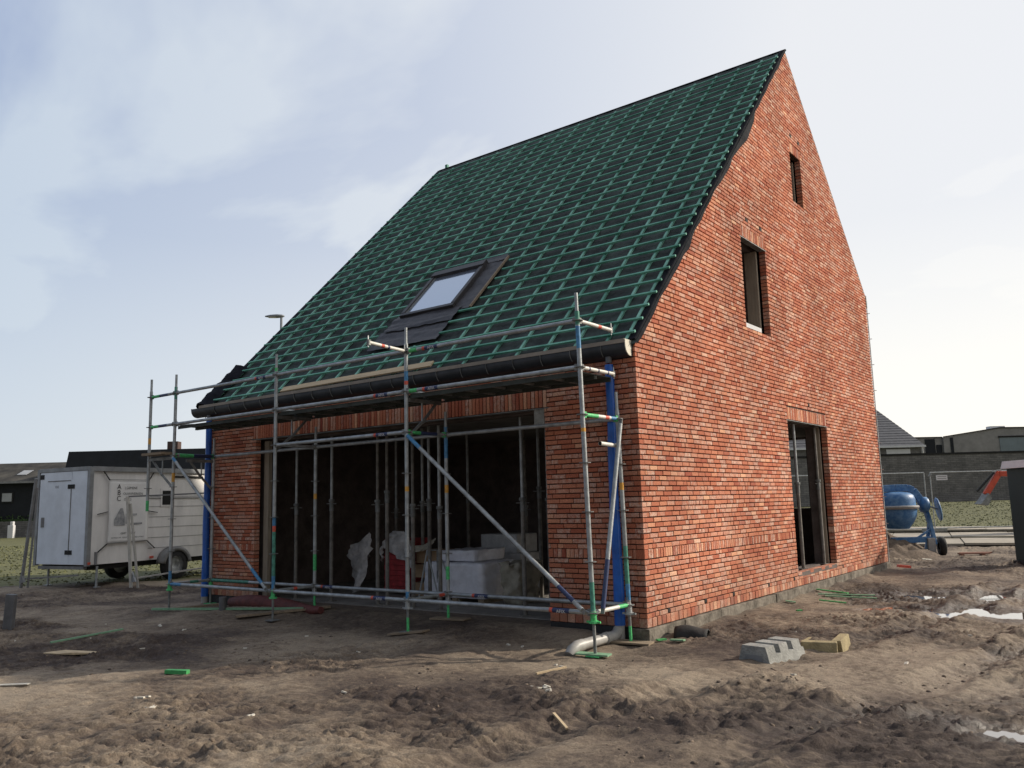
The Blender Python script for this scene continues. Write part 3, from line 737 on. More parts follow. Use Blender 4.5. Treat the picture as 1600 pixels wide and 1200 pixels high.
pole(XD,YI,.31,2.70,[(.45,.62,'pblue'),(.62,1.02,'pgreend'),(1.62,1.70,'porange')],1,[2.4,1.9,1.4,.9,.4],jm='galv')
pole(XC,YI,.31,2.70,[(.58,.74,'pgreen'),(1.66,1.76,'porange'),(2.1,2.7,'pblue')],1,[2.4,1.9,1.4,.9,.4],jm='galv')
pole(XB,YI,.31,2.70,[(.62,.85,'pgreen'),(1.64,1.72,'porange')],1,[2.4,1.9,1.4,.9,.4],jm='galv')
pole(XA,YI,.31,2.70,[],3,[1.9,1.4,.9,.4],jm='pgreen')
def textmesh(txt,size):
    cu=bpy.data.curves.new('t','FONT'); cu.body=txt; cu.size=size; cu.extrude=0; cu.resolution_u=2; cu.align_x='CENTER'; cu.align_y='CENTER'
    o=bpy.data.objects.new('t',cu); COL.objects.link(o); dg=bpy.context.evaluated_depsgraph_get(); dg.update()
    me=bpy.data.meshes.new_from_object(o.evaluated_get(dg)); bpy.data.objects.remove(o); return me
def lettering(txt,size,loc,xdir,ydir,m,parent,bold=.0):
    me=textmesh(txt,size); me.materials.clear(); me.materials.append(m)
    o=bpy.data.objects.new('lettering',me); COL.objects.link(o); o.parent=parent
    x=Vector(xdir).normalized(); y=Vector(ydir).normalized(); z_=x.cross(y)
    o.matrix_local=Matrix(((x.x,y.x,z_.x,loc[0]),(x.y,y.y,z_.y,loc[1]),(x.z,y.z,z_.z,loc[2]),(0,0,0,1))); return o
def ledger(x0,x1,y,z_,name='ledger',bands=None,word=None,wend=1,m='galv',r=.024):
    a=Vector((px(x0,z_)+.035,y,z_)); b=Vector((px(x1,z_)-.035,y,z_)); L=(b-a).length
    bd=list(bands or [])
    if word is not None:
        t=word; bd+= [(t-.13,t-.09,'pred'),(t-.09,t+.12,'sticker')]
    mb=MB(); mb.tube(S(a),S(b),r,M[m],12,bands=[(s,e,M[q]) for s,e,q in bd])
    for e,s in ((a,-1),(b,1)):   # wedge heads
        mb.box(tuple(S((e.x-.022,e.y-.018,e.z-.032))),tuple(S((e.x+.022,e.y+.018,e.z+.036))),M['galv_dark'])
        mb.box(tuple(S((e.x+s*.012-.004,e.y-.006,e.z-.06))),tuple(S((e.x+s*.012+.004,e.y+.006,e.z+.085))),M['galv'])
    o=mb.build(name,sca)
    if word is not None:
        d=(b-a).normalized(); yy=Vector((0,-.25,.97)).normalized(); nn=Vector((0,-.97,-.25)).normalized()
        lettering('AFIX',.052,tuple(S(a+d*(word+.02)+nn*(r+.002))),d,yy,M['white'],o)
    return o
for z_,nm in ((3.4,'guard_rail'),(2.9,'guard_rail')):
    ledger(XE,XA,YO,z_,nm,[(0.02,.25,'pgreen'),(.25,.5,'sticker')] )
    ledger(XA,XB,YO,z_,nm,None,word=2.2 if z_>3 else None)
    ledger(XB,XC,YO,z_,nm,None,word=2.1 if z_<3 else None)
    ledger(XC,XD,YO,z_,nm,[(.03,.16,'pgreen')],word=.38)
ledger(XB,XC,YO,2.4,'ledger',None,word=2.1)
for a,b in ((XA,XB),(XB,XC),(XC,XD)): ledger(a,b,YI,2.4,'ledger',None,None,m='galv')
ledger(XA,XB,YO,.4,'ledger',[(0,.3,'pblue')],None)
ledger(XB,XC,YO,.4,'ledger',None,word=2.05)
ledger(XC,XD,YO,.4,'ledger',None,word=2.15)
ledger(XA,XB,YI,.4,'ledger',[(0,1.0,'pgreend')],None); ledger(XB,XC,YI,.4,'ledger',None,word=.25); ledger(XC,XD,YI,.4,'ledger',None,word=.5)
def transom(x,z_,y0=YO,y1=YI,bands=None,dirv=None,r=.022,name='transom',m='galv'):
    xx=px(x,z_); a=Vector((xx,y0+.035,z_)); b=Vector((xx,y1-.035,z_))
    if dirv is not None: a=Vector((xx,y0,z_))+Vector(dirv)*.04; b=Vector((xx,y0,z_))+Vector(dirv)*.72
    mb=MB(); mb.tube(S(a),S(b),r,M[m],12,bands=[(s,e,M[q]) for s,e,q in (bands or [])])
    d=(b-a).normalized()
    for e,s in ((a,-1),(b,1)):
        mb.bar(S(e-d*.02),S(e+d*.02),.034,.065,M['galv_dark'] if not bands or bands[0][2]!='pgreen' else M['pgreen'])
        mb.bar(S(e+d*.012*s+Vector((0,0,-.055))),S(e+d*.012*s+Vector((0,0,.08))),.008,.012,M['galv'],up=(0,1,0))
    return mb.build(name,sca)
M['deckm']=mat('dark_deck',(.05,.06,.055),.8,.3,6)
M['paleT']=mat('pale_galvanised',(.62,.60,.55),.5,.12,9,.1)
transom(XD,3.4,bands=[(.36,.43,'pred')],m='paleT'); transom(XD,2.9,bands=[(.12,.15,'sticker'),(.3,.33,'sticker'),(.5,.53,'sticker')],m='paleT')
transom(XD,2.4,bands=[(0,.26,'pgreen'),(.4,.48,'pred'),(.52,.64,'pblue')],m='paleT'); transom(XD,.4,bands=[(.02,.03,'galv'),(.46,.66,'pgreen')],m='paleT')
transom(XC,3.4,bands=[(.40,.46,'pred'),(.3,.34,'sticker')],dirv=(.14,-.99,0),m='paleT')
transom(XC,2.4,bands=[(.05,.2,'pgreen'),(.2,.5,'sticker')]); transom(XC,.4,bands=[(.5,.6,'pred')]); transom(XB,.4,bands=[(.3,.36,'pred')]); transom(XB,2.4)
transom(XA,2.4,bands=[(.05,.3,'pgreen'),(.3,.66,'sticker')],r=.03); transom(XA,.4,bands=[(.3,.45,'pgreend')]); transom(XA,2.9)
mb=MB(); mb.tube(S((px(XD,2.1),YI-.04,2.10)),S((px(XD,2.1)+.0,YI-.40,2.112)),.023,M['paleT'],14,hollow=True); mb.lathe([(0,0),(.021,0)],M['dark'],S((px(XD,2.1),YI-.395,2.112)),14,Matrix.Rotation(rad(90),3,'X'))
tag(mb.build('tube_stub',sca),'short open ended tube stub')
transom(XB,2.9); transom(XC,2.9)
def brace(a,b,r,bands,name='brace'):
    mb=MB(); a=Vector(a); b=Vector(b); mb.tube(S(a),S(b),r,M['galv'],12,bands=[(s,e,M[q]) for s,e,q in bands])
    d=(b-a).normalized()
    for e,s in ((a,-1),(b,1)): mb.bar(S(e-d*.05),S(e+d*.05),.045,.012,M['galv_dark'],up=(0,1,0))
    return mb.build(name,sca)
brace((XC+.05,YO-.05,2.36),(px(XD,.44)-.10,YO-.05,.43),.024,[(.02,.28,'pblue'),(2.75,2.98,'sticker')])
brace((XA+.05,YO-.05,2.36),(XB-.10,YO-.05,.43),.024,[(.02,.12,'pblue'),(2.7,3.0,'pblue')])
brace((px(XD,2.36)+.05,YI-.03,2.34),(px(XD,.44)+.055,YO+.10,.43),.024,[(1.5,2.0,'sticker')])
# platform decks: two steel decks per bay
for (a,b) in ((XA,XB),(XB,XC),(XC,XD)):
    for k,(y0,y1) in enumerate(((-.83,-.52),(-.50,-.19))):
        mb=MB(); xa=a+.03; xb=px(b,2.9)-.03
        mb.box(tuple(S((xa,y0,2.855))),tuple(S((xb,y1,2.866))),M['deckm'])
        for yy in (y0,y1-.006): mb.box(tuple(S((xa,yy,2.815))),tuple(S((xb,yy+.006,2.8545))),M['deckm'])
        for q in range(1,6):
            xx=xa+(xb-xa)*q/6; mb.box(tuple(S((xx-.02,y0+.007,2.83))),tuple(S((xx+.02,y1-.007,2.8545))),M['galv_dark'])
        mb.build('deck',sca)
# console brackets
def console(x,y,z_,dx,dy,name='bracket',m='galv_dark'):
    mb=MB(); d=Vector((dx,dy,0)).normalized(); L=math.hypot(dx,dy); o=Vector((x,y,z_))
    mb.bar(S(o+d*.03),S(o+d*L),.03,.045,M[m])
    mb.bar(S(o+d*.03+Vector((0,0,-.46))),S(o+d*(L*.45)+Vector((0,0,-.26))),.025,.03,M[m]); mb.bar(S(o+d*(L*.45)+Vector((0,0,-.27))),S(o+d*(L*.85)+Vector((0,0,-.02))),.025,.03,M[m])
    mb.bar(S(o+d*L*.45+Vector((0,0,-.26))),S(o+d*L*.45+Vector((0,0,-.02))),.016,.016,M['galv'],up=(1,0,0))
    return mb.build(name,sca)
console(XC,YO,2.80,0,.62); console(XB,YO,2.80,0,.62); console(XA,YO,2.36,-.72,0); console(XA,YI,2.32,.0,-.5)
mb=MB(); mb.box(tuple(S((XE+.05,YO-.16,2.42))),tuple(S((XA-.1,YO+.06,2.46))),M['timberd']); mb.build('toe_board',sca)

# ------------------------------------------------------------------ steel props
def make_prop(x,y,z0,z1,lab,grp):
    t=empty('steel_prop',(x,y,z0),random.random()*6,lab,'steel prop',grp); H=z1-z0; zc=H*random.uniform(.50,.62)
    mb=MB(); mb.tube((0,0,.01),(0,0,zc),.0285,M['rust'],12); mb.build('outer_tube',t)
    mb=MB(); mb.tube((0,0,zc+.001),(0,0,H-.008),.0225,M['galv'] if random.random()<.5 else M['rust'],12); mb.build('inner_tube',t)
    mb=MB(); disc(mb,Vector((0,0,zc)),.045,.02,M['galv_dark']); mb.bar((-.09,0,zc-.05),(.09,0,zc-.05),.012,.012,M['galv_dark']); mb.tube((0,0,zc-.16),(0,0,zc-.03),.034,M['galv_dark'],12); mb.build('collar',t)
    mb=MB(); mb.box((-.06,-.06,0),(.06,.06,.009),M['rust']); mb.build('base_plate',t)
    mb=MB(); mb.box((-.06,-.06,H-.008),(.06,.06,H),M['rust']); mb.build('head_plate',t)
    return t
ZC=2.758; G='steel props inside the opening'
for x,y,l in [(-6.545,.5,'steel prop nearest the timber jamb of the wide opening'),
              (-5.69,.5,'steel prop in the front row left of the hanging plastic sheet'),
              (-4.67,.5,'steel prop standing left of the second scaffold bay, left one of a close pair'),
              (-4.49,.52,'steel prop standing right beside its twin behind the plastic sheet'),
              (-3.95,.5,'steel prop just right of the third scaffold pole in front of the stack'),
              (-3.42,.48,'steel prop left of the inner scaffold pole by the white pallet'),
              (-2.0,.5,'tall steel prop right of the pale bag in the wide opening'),
              (-4.9,1.7,'steel prop in the second row left of the plastic sheet'),
              (-5.05,3.0,'steel prop deep inside above the wrapped pallet'),
              (-3.95,3.2,'steel prop deep inside left of the grey block stack'),
              (-4.1,1.0,'steel prop behind the A frame trestle'),
              (-2.95,2.2,'dark steel prop right of the grey block stack'),
              (-2.3,1.5,'dark steel prop near the right pier of the wide opening'),
              (-6.2,2.4,'dark steel prop deep inside left of the scaffold pole')]:
    make_prop(x,y,.10 if y>.37 else .095,2.6 if y<.36 else ZC,l,G)
make_prop(-.16,5.55,.345,2.69,'steel prop at the left in the ground floor gable opening','steel props in the gable opening')
make_prop(-.16,6.62,.345,2.69,'steel prop at the right in the ground floor gable opening','steel props in the gable opening')

# ------------------------------------------------------------------ stored materials inside
def crumple(name,x0,x1,y0,y1,z0,z1,m,amp=.03,label=None,cat=None,taper=.0,seed=3,nn=9,parent=None):
    """a soft wrapped block: subdivided box pushed by noise"""
    import bmesh
    bm=bmesh.new(); bmesh.ops.create_cube(bm,size=1); bmesh.ops.subdivide_edges(bm,edges=bm.edges,cuts=nn,use_grid_fill=True)
    cx,cy,cz=(x0+x1)/2,(y0+y1)/2,z0
    for v in bm.verts:
        u,w,t=v.co.x,v.co.y,v.co.z+.5; k=1-taper*(1-t)
        x=cx+u*(x1-x0)*k; y=cy+w*(y1-y0)*k; z_=cz+t*(z1-z0)
        n1=float(fbm(np.array([x*3+z_*2.]),np.array([y*3-z_*9.]),3,seed)[0]); n2=float(fbm(np.array([x*7+y*7]),np.array([z_*7]),2,seed+3)[0])
        v.co=Vector((x+amp*n1*(1 if abs(u)>.4 else .4),y+amp*n2,max(z0,z_+amp*.7*n2*t)))
    me=bpy.data.meshes.new(name); bm.to_mesh(me); bm.free(); me.materials.append(M[m])
    for p_ in me.polygons: p_.use_smooth=True
    o=bpy.data.objects.new(name,me); COL.objects.link(o); o.parent=parent
    if label: tag(o,label,cat)
    return o
crumple('wrapped_pallet',-4.45,-3.30,1.25,2.1,.16,.66,'film',.025,'wide low pallet wrapped in white film on the floor','wrapped pallet')
mb=MB()
crumple('wrapped_pack',-4.30,-3.62,1.45,2.15,.67,.83,'film',.025,'smaller white wrapped pack lying on the wide wrapped pallet','wrapped pack',seed=9)
mb=MB(); 
for i in range(3): mb.box((-4.4+i*.5,1.25,.1),(-4.3+i*.5,2.1,.155),M['timberd'])
tag(mb.build('pallet_bearers'),'timber bearers under the wide white wrapped pallet','pallet')
for k,(x0,x1,z0,z1) in enumerate([(-4.35,-3.62,.10,.52),(-4.42,-3.60,.525,.72),(-4.40,-3.66,.725,1.02)]):
    mb=MB(); mb.box((x0,2.55,z0),(x1,3.1,z1),M['packs']); tag(mb.build('block_pack',None,.01),['grey concrete block pack at the bottom of the stack behind the white pallet','grey concrete block pack in the middle of the stack behind the white pallet','grey concrete block pack on top of the stack behind the white pallet'][k],'block pack','grey block packs')
crumple('big_bag',-3.10,-2.72,1.35,1.9,.10,.67,'bag',.06,'pale crumpled bag between the white pallet and the right props','bag',taper=.25,seed=5)
mb=MB()
for k in range(10):
    mb.box((-5.62+.01*(k%2),1.55,.16+k*.083),(-5.10+.01*(k%2),2.1,.16+k*.083+.078),M['redbrick'])
mb.build
tag(mb.build('brick_stack'),'dark red stack of packed bricks behind the twin props','brick stack')
# draped plastic sheets
def drape(name,pts,m,label,cat,thick=0):
    """pts: grid rows of points, subdivided"""
    rows=len(pts); cols=len(pts[0]); n=6; vs=[]
    R_=(rows-1)*n+1; C_=(cols-1)*n+1
    for i in range(R_):
        for j in range(C_):
            a=min(i//n,rows-2); b=min(j//n,cols-2); fa=i/n-a; fb=j/n-b
            p=(Vector(pts[a][b])*(1-fa)*(1-fb)+Vector(pts[a+1][b])*fa*(1-fb)+Vector(pts[a][b+1])*(1-fa)*fb+Vector(pts[a+1][b+1])*fa*fb)
            q=float(fbm(np.array([j*.9+i*.2]),np.array([i*.25]),2,17)[0]); vs.append(tuple(p+Vector((.02*q,.07*q,.015*q))))
    mb=MB(); mb.add(vs,[(i*C_+j,i*C_+j+1,(i+1)*C_+j+1,(i+1)*C_+j) for i in range(R_-1) for j in range(C_-1)],M[m],True)
    return tag(mb.build(name),label,cat)
drape('plastic_sheet',[[(-6.45,1.55,.88),(-6.15,1.5,.93),(-5.92,1.5,1.10)],[(-6.42,1.5,.72),(-6.1,1.4,.75),(-5.88,1.5,.82)],[(-6.3,1.5,.45),(-6.12,1.45,.46),(-5.98,1.5,.5)],[(-6.2,1.45,.12),(-6.15,1.4,.13),(-6.1,1.45,.15)]],'plastic','crumpled clear plastic sheet hanging left of the dark red stack','plastic sheet')
drape('plastic_cover',[[(-5.6,1.6,1.02),(-5.4,1.55,1.12),(-5.1,1.5,1.10),(-4.85,1.4,.85)],[(-5.66,1.5,.80),(-5.5,1.45,1.0),(-5.0,1.42,.92),(-4.8,1.35,.72)],[(-5.62,1.5,.62),(-5.55,1.45,.85),(-4.95,1.42,.62),(-4.72,1.3,.5)]],'plastic','clear plastic cover draped over the top of the dark red stack','plastic sheet')
mb=MB()
for k,(z0,x0,x1) in enumerate([(.12,-4.95,-4.5),(.40,-4.9,-4.5),(.62,-4.85,-4.42)]): mb.box((x0,1.5,z0),(x1,1.95,z0+.2),M['cardboard'])
tag(mb.build('cardboard_stack'),'brown cardboard packs between the red stack and the white pallet','cardboard packs')
drape('foil_sheet',[[(-4.95,1.45,.88),(-4.6,1.4,.90),(-4.3,1.35,1.02)],[(-4.85,1.35,.80),(-4.6,1.3,.80),(-4.35,1.25,.86)]],'bag','pale foil sheet lying over the cardboard packs','foil sheet')
t=empty('trestle',(-4.15,1.0,.1),0,'thin steel A frame trestle in front of the cardboard packs','trestle')
for a,b in (((0,0,.75),(-.10,-.1,0)),((0,0,.75),(.34,-.1,0)),((.02,.2,.75),(-.08,.3,0)),((.02,.2,.75),(.36,.3,0)),((0,0,.75),(.02,.2,.75))):
    mb=MB(); mb.tube(a,b,.012,M['galv'],8); mb.build('leg',t)

# ------------------------------------------------------------------ things around the scaffold
gp=empty('drain_pipe',(-.34,-.1,0),0,'grey plastic drain pipe lying on the mud below the blue downpipe','drain pipe')
g0=.05
mb=MB(); mb.path([(.03,.01,.13),(.028,-.02,.09),(.02,-.08,.066),(.0,-.18,.062)],.057,M['pvc'],14); mb.build('elbow',gp)
mb=MB(); mb.tube((.0,-.19,.062),(-.035,-.68,.050),.055,M['pvc'],18); mb.build('pipe',gp)
mb=MB(); mb.tube((.0,-.17,.062),(-.002,-.23,.061),.062,M['pvc'],18); mb.build('socket',gp)
mb=MB(); mb.path([(-.030,-.62,.052),(-.037,-.72,.047),(-.045,-.80,.02),(-.05,-.84,-.02)],[.060,.060,.058,.05],M['pvc'],16); mb.build('pipe_end',gp)
def plank(name,a,b,w,h,m,label,cat,group=None,lift=0):
    za=gz(*a)+h/2+lift+.006; zb=gz(*b)+h/2+lift+.006; zm=max(gz((a[0]+b[0])/2,(a[1]+b[1])/2)+h/2+.004,0)
    d=max(0,zm-(za+zb)/2)
    mb=MB(); mb.bar((a[0],a[1],za+d),(b[0],b[1],zb+d),w,h,M[m]); o=mb.build(name); tag(o,label,cat,group); return o
plank('board',(-7.93,-1.0),(-7.62,-.15),.14,.03,'timberd','weathered board under the left end poles of the scaffold','board')
plank('batten_offcut',(-7.85,-1.15),(-5.3,-.33),.05,.03,'greens','long pale green batten lying in front of the left scaffold bay','batten',lift=.01)
plank('board',(-5.95,-.98),(-5.05,-.05),.15,.03,'timberd','weathered board under the second scaffold pole pair','board')
plank('sole_board',(-2.95,-.92),(-2.45,-.84),.16,.02,'timberd','short sole board under the third front scaffold pole','board',lift=-.004)
plank('sole_board',(-2.95,-.18),(-2.45,-.10),.18,.02,'timberd','short sole board under the rear scaffold pole by the white pallet','board',lift=-.004)
plank('sole_board',(-.32,-.20),(.10,-.12),.20,.018,'timberd','pale sole board under the rear scaffold pole at the house corner','board',lift=-.004)
plank('sole_board',(-.32,-.90),(.02,-.84),.12,.015,'greens','green stained sole board under the front scaffold pole at the corner','board',lift=-.004)
mb=MB(); pts=[(-7.1+.12*i,-.28-.05*math.sin(i*.4),.10+.03*math.sin(i*.35)) for i in range(19)]; mb.path(pts,[.07+.055*math.sin(min(1,i/9)*1.57)-.075*max(0,(i-11)/7) for i in range(19)],M['hose'],12)
tag(mb.build('rolled_membrane'),'dark red roll lying along the foot of the wide opening','roll')
mb=MB(); mb.tube((-6.6,-.77,-.02),(-6.6,-.77,.25),.055,M['pvcd'],16); tag(mb.build('pipe_stub'),'grey pipe stub standing upright behind the long green batten','pipe stub')
mb=MB(); mb.box((-7.95,-3.19,-.1),(-7.82,-3.12,.47),M['pvcd'],rot=Euler((0,.05,.6)).to_matrix()); tag(mb.build('stake',None,.01),'grey stake standing in the mud at the left edge','stake')
mb=MB(); vs=[(-5.42,-3.82),(-5.30,-3.60),(-4.98,-3.42),(-4.86,-3.50),(-5.05,-3.66),(-5.2,-3.72)]; zz=gz(-5.1,-3.6)+.035
mb.add([(x,y,zz+.01*math.sin(i*2)) for i,(x,y) in enumerate(vs)]+[(x,y,zz-.014) for x,y in vs],[tuple(range(6)),tuple(range(11,5,-1))]+[(i,(i+1)%6,6+(i+1)%6,6+i) for i in range(6)],M['timber'])
tag(mb.build('offcut'),'pale flat board offcut on the mud at the lower left','board')
plank('stick',(-5.9,-3.5),(-6.08,-2.55),.03,.018,'greens','thin pale green stick behind the pale flat offcut','stick')
plank('green_offcut',(-3.06,-3.72),(-2.86,-3.62),.06,.035,'greenstrap','small bright green offcut in the foreground mud','green offcut')
plank('stick',(.0,-2.05),(.09,-1.72),.022,.016,'timber','pale wooden stick on the mud below the corner pole','stick')
plank('stick',(.93,-3.13),(1.10,-3.22),.02,.014,'timber','short pale stick in the lower centre foreground','stick')
plank('paper_strip',(-3.85,-4.9),(-3.6,-4.7),.05,.008,'debris','white torn strip on the mud at the left edge','paper strip')
# chips
spots=[(-2.3,-4.4),(-1.9,-4.55),(-.95,-4.3),(-6.2,-2.0),(-5.6,-2.0),(.35,-2.6),(.42,-2.55),(.49,-2.6),(-.1,-1.5),(-.3,-1.35),(-1.2,-.9),(-1.0,-.85),(-3.8,-1.5),(-2.3,-2.0),(-5.8,-3.1),(-4.6,-3.1),(-3.6,-2.5),(-.9,-3.4),(1.9,-1.0),(2.5,.2),(1.2,1.2),(2.8,1.8),(.9,2.4),(-7.2,-2.2),(-6.6,-3.6),(1.7,3.3)]
labs=['scrap of pale wood shavings lying on the churned mud']
for i,(x,y) in enumerate(spots):
    mb=MB(); 
    for k in range(3 if i<8 else 1):
        sx=random.uniform(.012,.03); x1=x+random.uniform(-.05,.05); y1=y+random.uniform(-.05,.05); z_=gz(x1,y1)
        mb.box((x1-sx,y1-sx*.5,z_),(x1+sx,y1+sx*.5,z_+.012),M['debris'],rot=Euler((random.uniform(-.3,.3),random.uniform(-.3,.3),random.random()*3)).to_matrix())
    tag(mb.build('debris_chip'),labs[0],'debris chip','pale chips scattered over the mud')
# green strip scraps beside the gable
for i,(x,y,dx,dy,l) in enumerate([(.05,5.35,.5,-.1,'green plastic scrap nearest the gable opening'),(.35,4.9,.7,.15,'longest green strip lying beside the plinth'),(.45,4.3,.35,.1,'green scrap at the front of the pile beside the plinth'),(.12,3.85,.13,.05,'small bright green scrap beside the plinth'),(.62,2.85,.05,.05,'tiny green chip between the plinth and the concrete blocks'),(.2,5.05,.75,.3,'pale green batten lying with the scraps by the gable'),(.02,.02,.05,.10,'green scrap beside the black rubber piece'),(.20,.12,.16,.0,'green offcut in front of the black rubber piece')]):
    x=max(x,.09); plank('green_scrap',(x,y),(x+dx,y+dy),.05,.015,'greenstrap' if i%2==0 else 'greens',l,'green scrap','green scraps along the gable',.01)
# black rubber half pipe
tb=MB(); zz=gz(.3,.45); vs=[]; n=10; m_=12
for i in range(n+1):
    t_=i/n; cx=.12+.34*t_; cy=.40+.10*t_; h=.14+.02*math.sin(t_*5)
    for k in range(m_+1):
        a=math.pi*k/m_; rr=.13+.01*math.sin(i)
        vs.append((cx-.3*rr*math.cos(a),cy+rr*math.cos(a),zz-.01+h*math.sin(a)**.7))
tb.add(vs,[(i*(m_+1)+k,i*(m_+1)+k+1,(i+1)*(m_+1)+k+1,(i+1)*(m_+1)+k) for i in range(n) for k in range(m_)],M['black'],True)
o=tb.build('rubber_piece'); sm=o.modifiers.new('s','SOLIDIFY'); sm.thickness=.012
tag(o,'bent black rubber piece on the mud beside the house corner','rubber piece')
# precast blocks
def trap(mb,a,b,wb,wt,h,m,z0=0):
    a=Vector((a[0],a[1],z0)); b=Vector((b[0],b[1],z0)); d=(b-a).normalized(); s=Vector((d.y,-d.x,0)); vs=[]
    for p_ in (a,b):
        vs+= [p_-s*wb/2,p_+s*wb/2,p_+s*wt/2+Vector((0,0,h)),p_-s*wt/2+Vector((0,0,h))]
    mb.add(vs,[(0,1,2,3),(7,6,5,4),(0,4,5,1),(1,5,6,2),(2,6,7,3),(3,7,4,0)],m)
t=empty('concrete_block',(1.36,-.50,gz(1.4,-.3)-.055),0,'grey notched concrete block lying on the mud','concrete block')
dv=Vector((.10,.62)).normalized()
L_=.66; mb=MB()
a=Vector((0,0)); trap(mb,a,a+dv*L_,.34,.285,.105,M['conc'])
for k in range(3):
    s=a+dv*(.0+k*.235); e=s+dv*.15; trap(mb,s+dv*.001,e,.285,.24,.075,M['conc'],.1055)
o=mb.build('body',t)
mb=MB(); c=dv*(-.004); sd=Vector((dv.y,-dv.x)); 
q=[c-sd*.09,c+sd*.09]
mb.add([(q[0].x,q[0].y,.03),(q[1].x,q[1].y,.03),(q[1].x-.01*0,q[1].y,.10),(q[0].x,q[0].y,.10)],[(0,1,2,3)],M['grey']); mb.build('recess',t)
t=empty('concrete_block',(1.68,.35,gz(1.7,.5)-.055),0,'yellowish U shaped concrete block lying right of the grey notched block','concrete block')
mb=MB(); trap(mb,(-.16,-.02),(.16,.07),.16,.12,.16,M['concy']); mb.build('end_wall',t,.008)
mb=MB(); trap(mb,(.13,.14),(.07,.62),.13,.09,.16,M['concy']); mb.build('side_wall',t,.008)
mb=MB(); trap(mb,(-.19,.10),(-.22,.50),.10,.08,.12,M['concy']); mb.build('side_wall',t,.008)
mb=MB(); mb.box((-.17,.06,0),(.12,.55,.045),M['concy']); mb.build('floor',t)

# ------------------------------------------------------------------ trailer
TR=empty('site_trailer',(-13.27,.45,0),rad(99.5),'white box trailer with aluminium edges parked on the grass','trailer')
Lt,Wt,Zb,Zt=4.6,1.72,.44,2.50
mb=MB(); mb.box((.03,.03,Zb+.02),(Lt-.03,Wt-.03,Zt-.03),M['trwhite']); mb.build('body',TR)
mb=MB()
for (x,y) in ((0,0),(0,Wt),(Lt,0),(Lt,Wt)): mb.box((x-.045 if x else -.03,y-.03 if y==0 else y-.05,Zb),(x+.06 if x==0 else x+.03,y+.05 if y==0 else y+.03,Zt),M['tralu'])
for y in (0,Wt): mb.box((.061,y-.025,Zt-.09),(Lt-.031,y+.025,Zt+.01),M['tralu'])
mb.box((-.03,.051,Zt-.07),(.06,Wt-.051,Zt+.01),M['tralu']); mb.box((.061,.026,Zt-.029),(Lt-.1,Wt-.026,Zt+.004),M['tralu'])
mb.build('edge_trim',TR)
mb=MB(); mb.box((.1,.1,Zb-.09),(Lt-.1,.2,Zb+.018),M['dark']); mb.box((.1,Wt-.2,Zb-.09),(Lt-.1,Wt-.1,Zb+.018),M['dark']); mb.box((.0,.1,Zb-.07),(.08,Wt-.1,Zb-.004),M['grey']); mb.build('chassis',TR)
mb=MB(); mb.box((-.022,.07,Zb+.03),(.028,Wt*.33,Zt-.08),M['trdoor']); d1=mb.build('door',TR,.004)
mb=MB(); mb.box((-.022,Wt*.33+.012,Zb+.03),(.028,Wt-.07,Zt-.08),M['trdoor']); d2=mb.build('door',TR,.004)
for z_ in (.72,2.10):
    mb=MB(); mb.box((-.034,Wt*.27,z_-.045),(-.023,Wt*.40,z_+.045),M['black']); mb.build('latch',d1)
mb=MB(); mb.box((-.032,Wt*.84,1.25),(-.023,Wt*.90,1.46),M['grey']); mb.build('handle',d2)
mb=MB(); mb.box((-.032,Wt*.88,2.28),(-.023,Wt*.95,2.38),M['black']); mb.build('hinge',d2)
mb=MB(); mb.box((-.028,Wt*.35,2.22),(-.023,Wt*.80,2.24),M['grey']); mb.build('seam_strip',d2)
mb=MB(); mb.tube((-.03,Wt*.335,.75),(-.03,Wt*.335,2.05),.008,M['grey'],6); mb.build('locking_bar',d1)
lettering('VH',.09,(-.026,Wt*.62,2.1),(0,-1,0),(0,0,1),M['grey'],d2)
# side details on y=0 plane facing -y
for k in range(6):
    mb=MB(); z_=.72+k*.23; mb.box((1.5,.024,z_),(Lt-.1,.032,z_+.008),M['grey']); mb.build('side_seam',TR)
mb=MB(); mb.box((1.80,.012,1.64),(2.12,.028,2.05),M['trwhite']); wn=mb.build('side_window',TR)
mb=MB(); mb.box((1.84,.006,1.68),(2.06,.0118,2.0),M['dark']); mb.build('pane',wn)
mb=MB(); mb.box((2.15,.0,2.30),(2.99,.029,2.345),M['black']); mb.build('vent_strip',TR)
mb=MB(); mb.box((.95,.012,1.825),(Lt-.2,.028,1.845),M['grey']); mb.build('rub_rail',TR)
# wheels
def wheel(x,y,s):
    mb=MB(); Mx=Matrix.Rotation(rad(90),3,'X'); r=.34
    mb.lathe([(.20,-.09),(r-.03,-.09),(r,-.06),(r,.06),(r-.03,.09),(.20,.09)],M['black'],(x,y,r-.02),30,Mx); ty=mb.build('wheel',TR)
    mb=MB(); mb.lathe([(.0,.03),(.08,.03),(.12,.05),(.17,.03),(.20,.085),(.20,-.085),(0,-.05)],M['galv'],(x,y,r-.02),24,Mx); mb.build('rim',ty)
    mb=MB(); vs=[]
    for i in range(17):
        a=rad(8+164*i/16); 
        for yy in (y-.11,y+.11): vs.append((x+(r+.07)*math.cos(a),yy,r-.02+(r+.07)*math.sin(a)))
    for i in range(17):
        a=rad(8+164*i/16); vs.append((x+(r-.02)*math.cos(a),y-.11,r-.02+(r-.02)*math.sin(a)))
    fs=[(2*i,2*i+1,2*i+3,2*i+2) for i in range(16)]+[(2*i,2*i+2,34+i+1,34+i) for i in range(16)]
    mb.add(vs,fs,M['grey'],True); f=mb.build('fender',TR); f.modifiers.new('s','SOLIDIFY').thickness=.01
wheel(2.12,-.10,1); wheel(2.12,Wt+.1,-1)
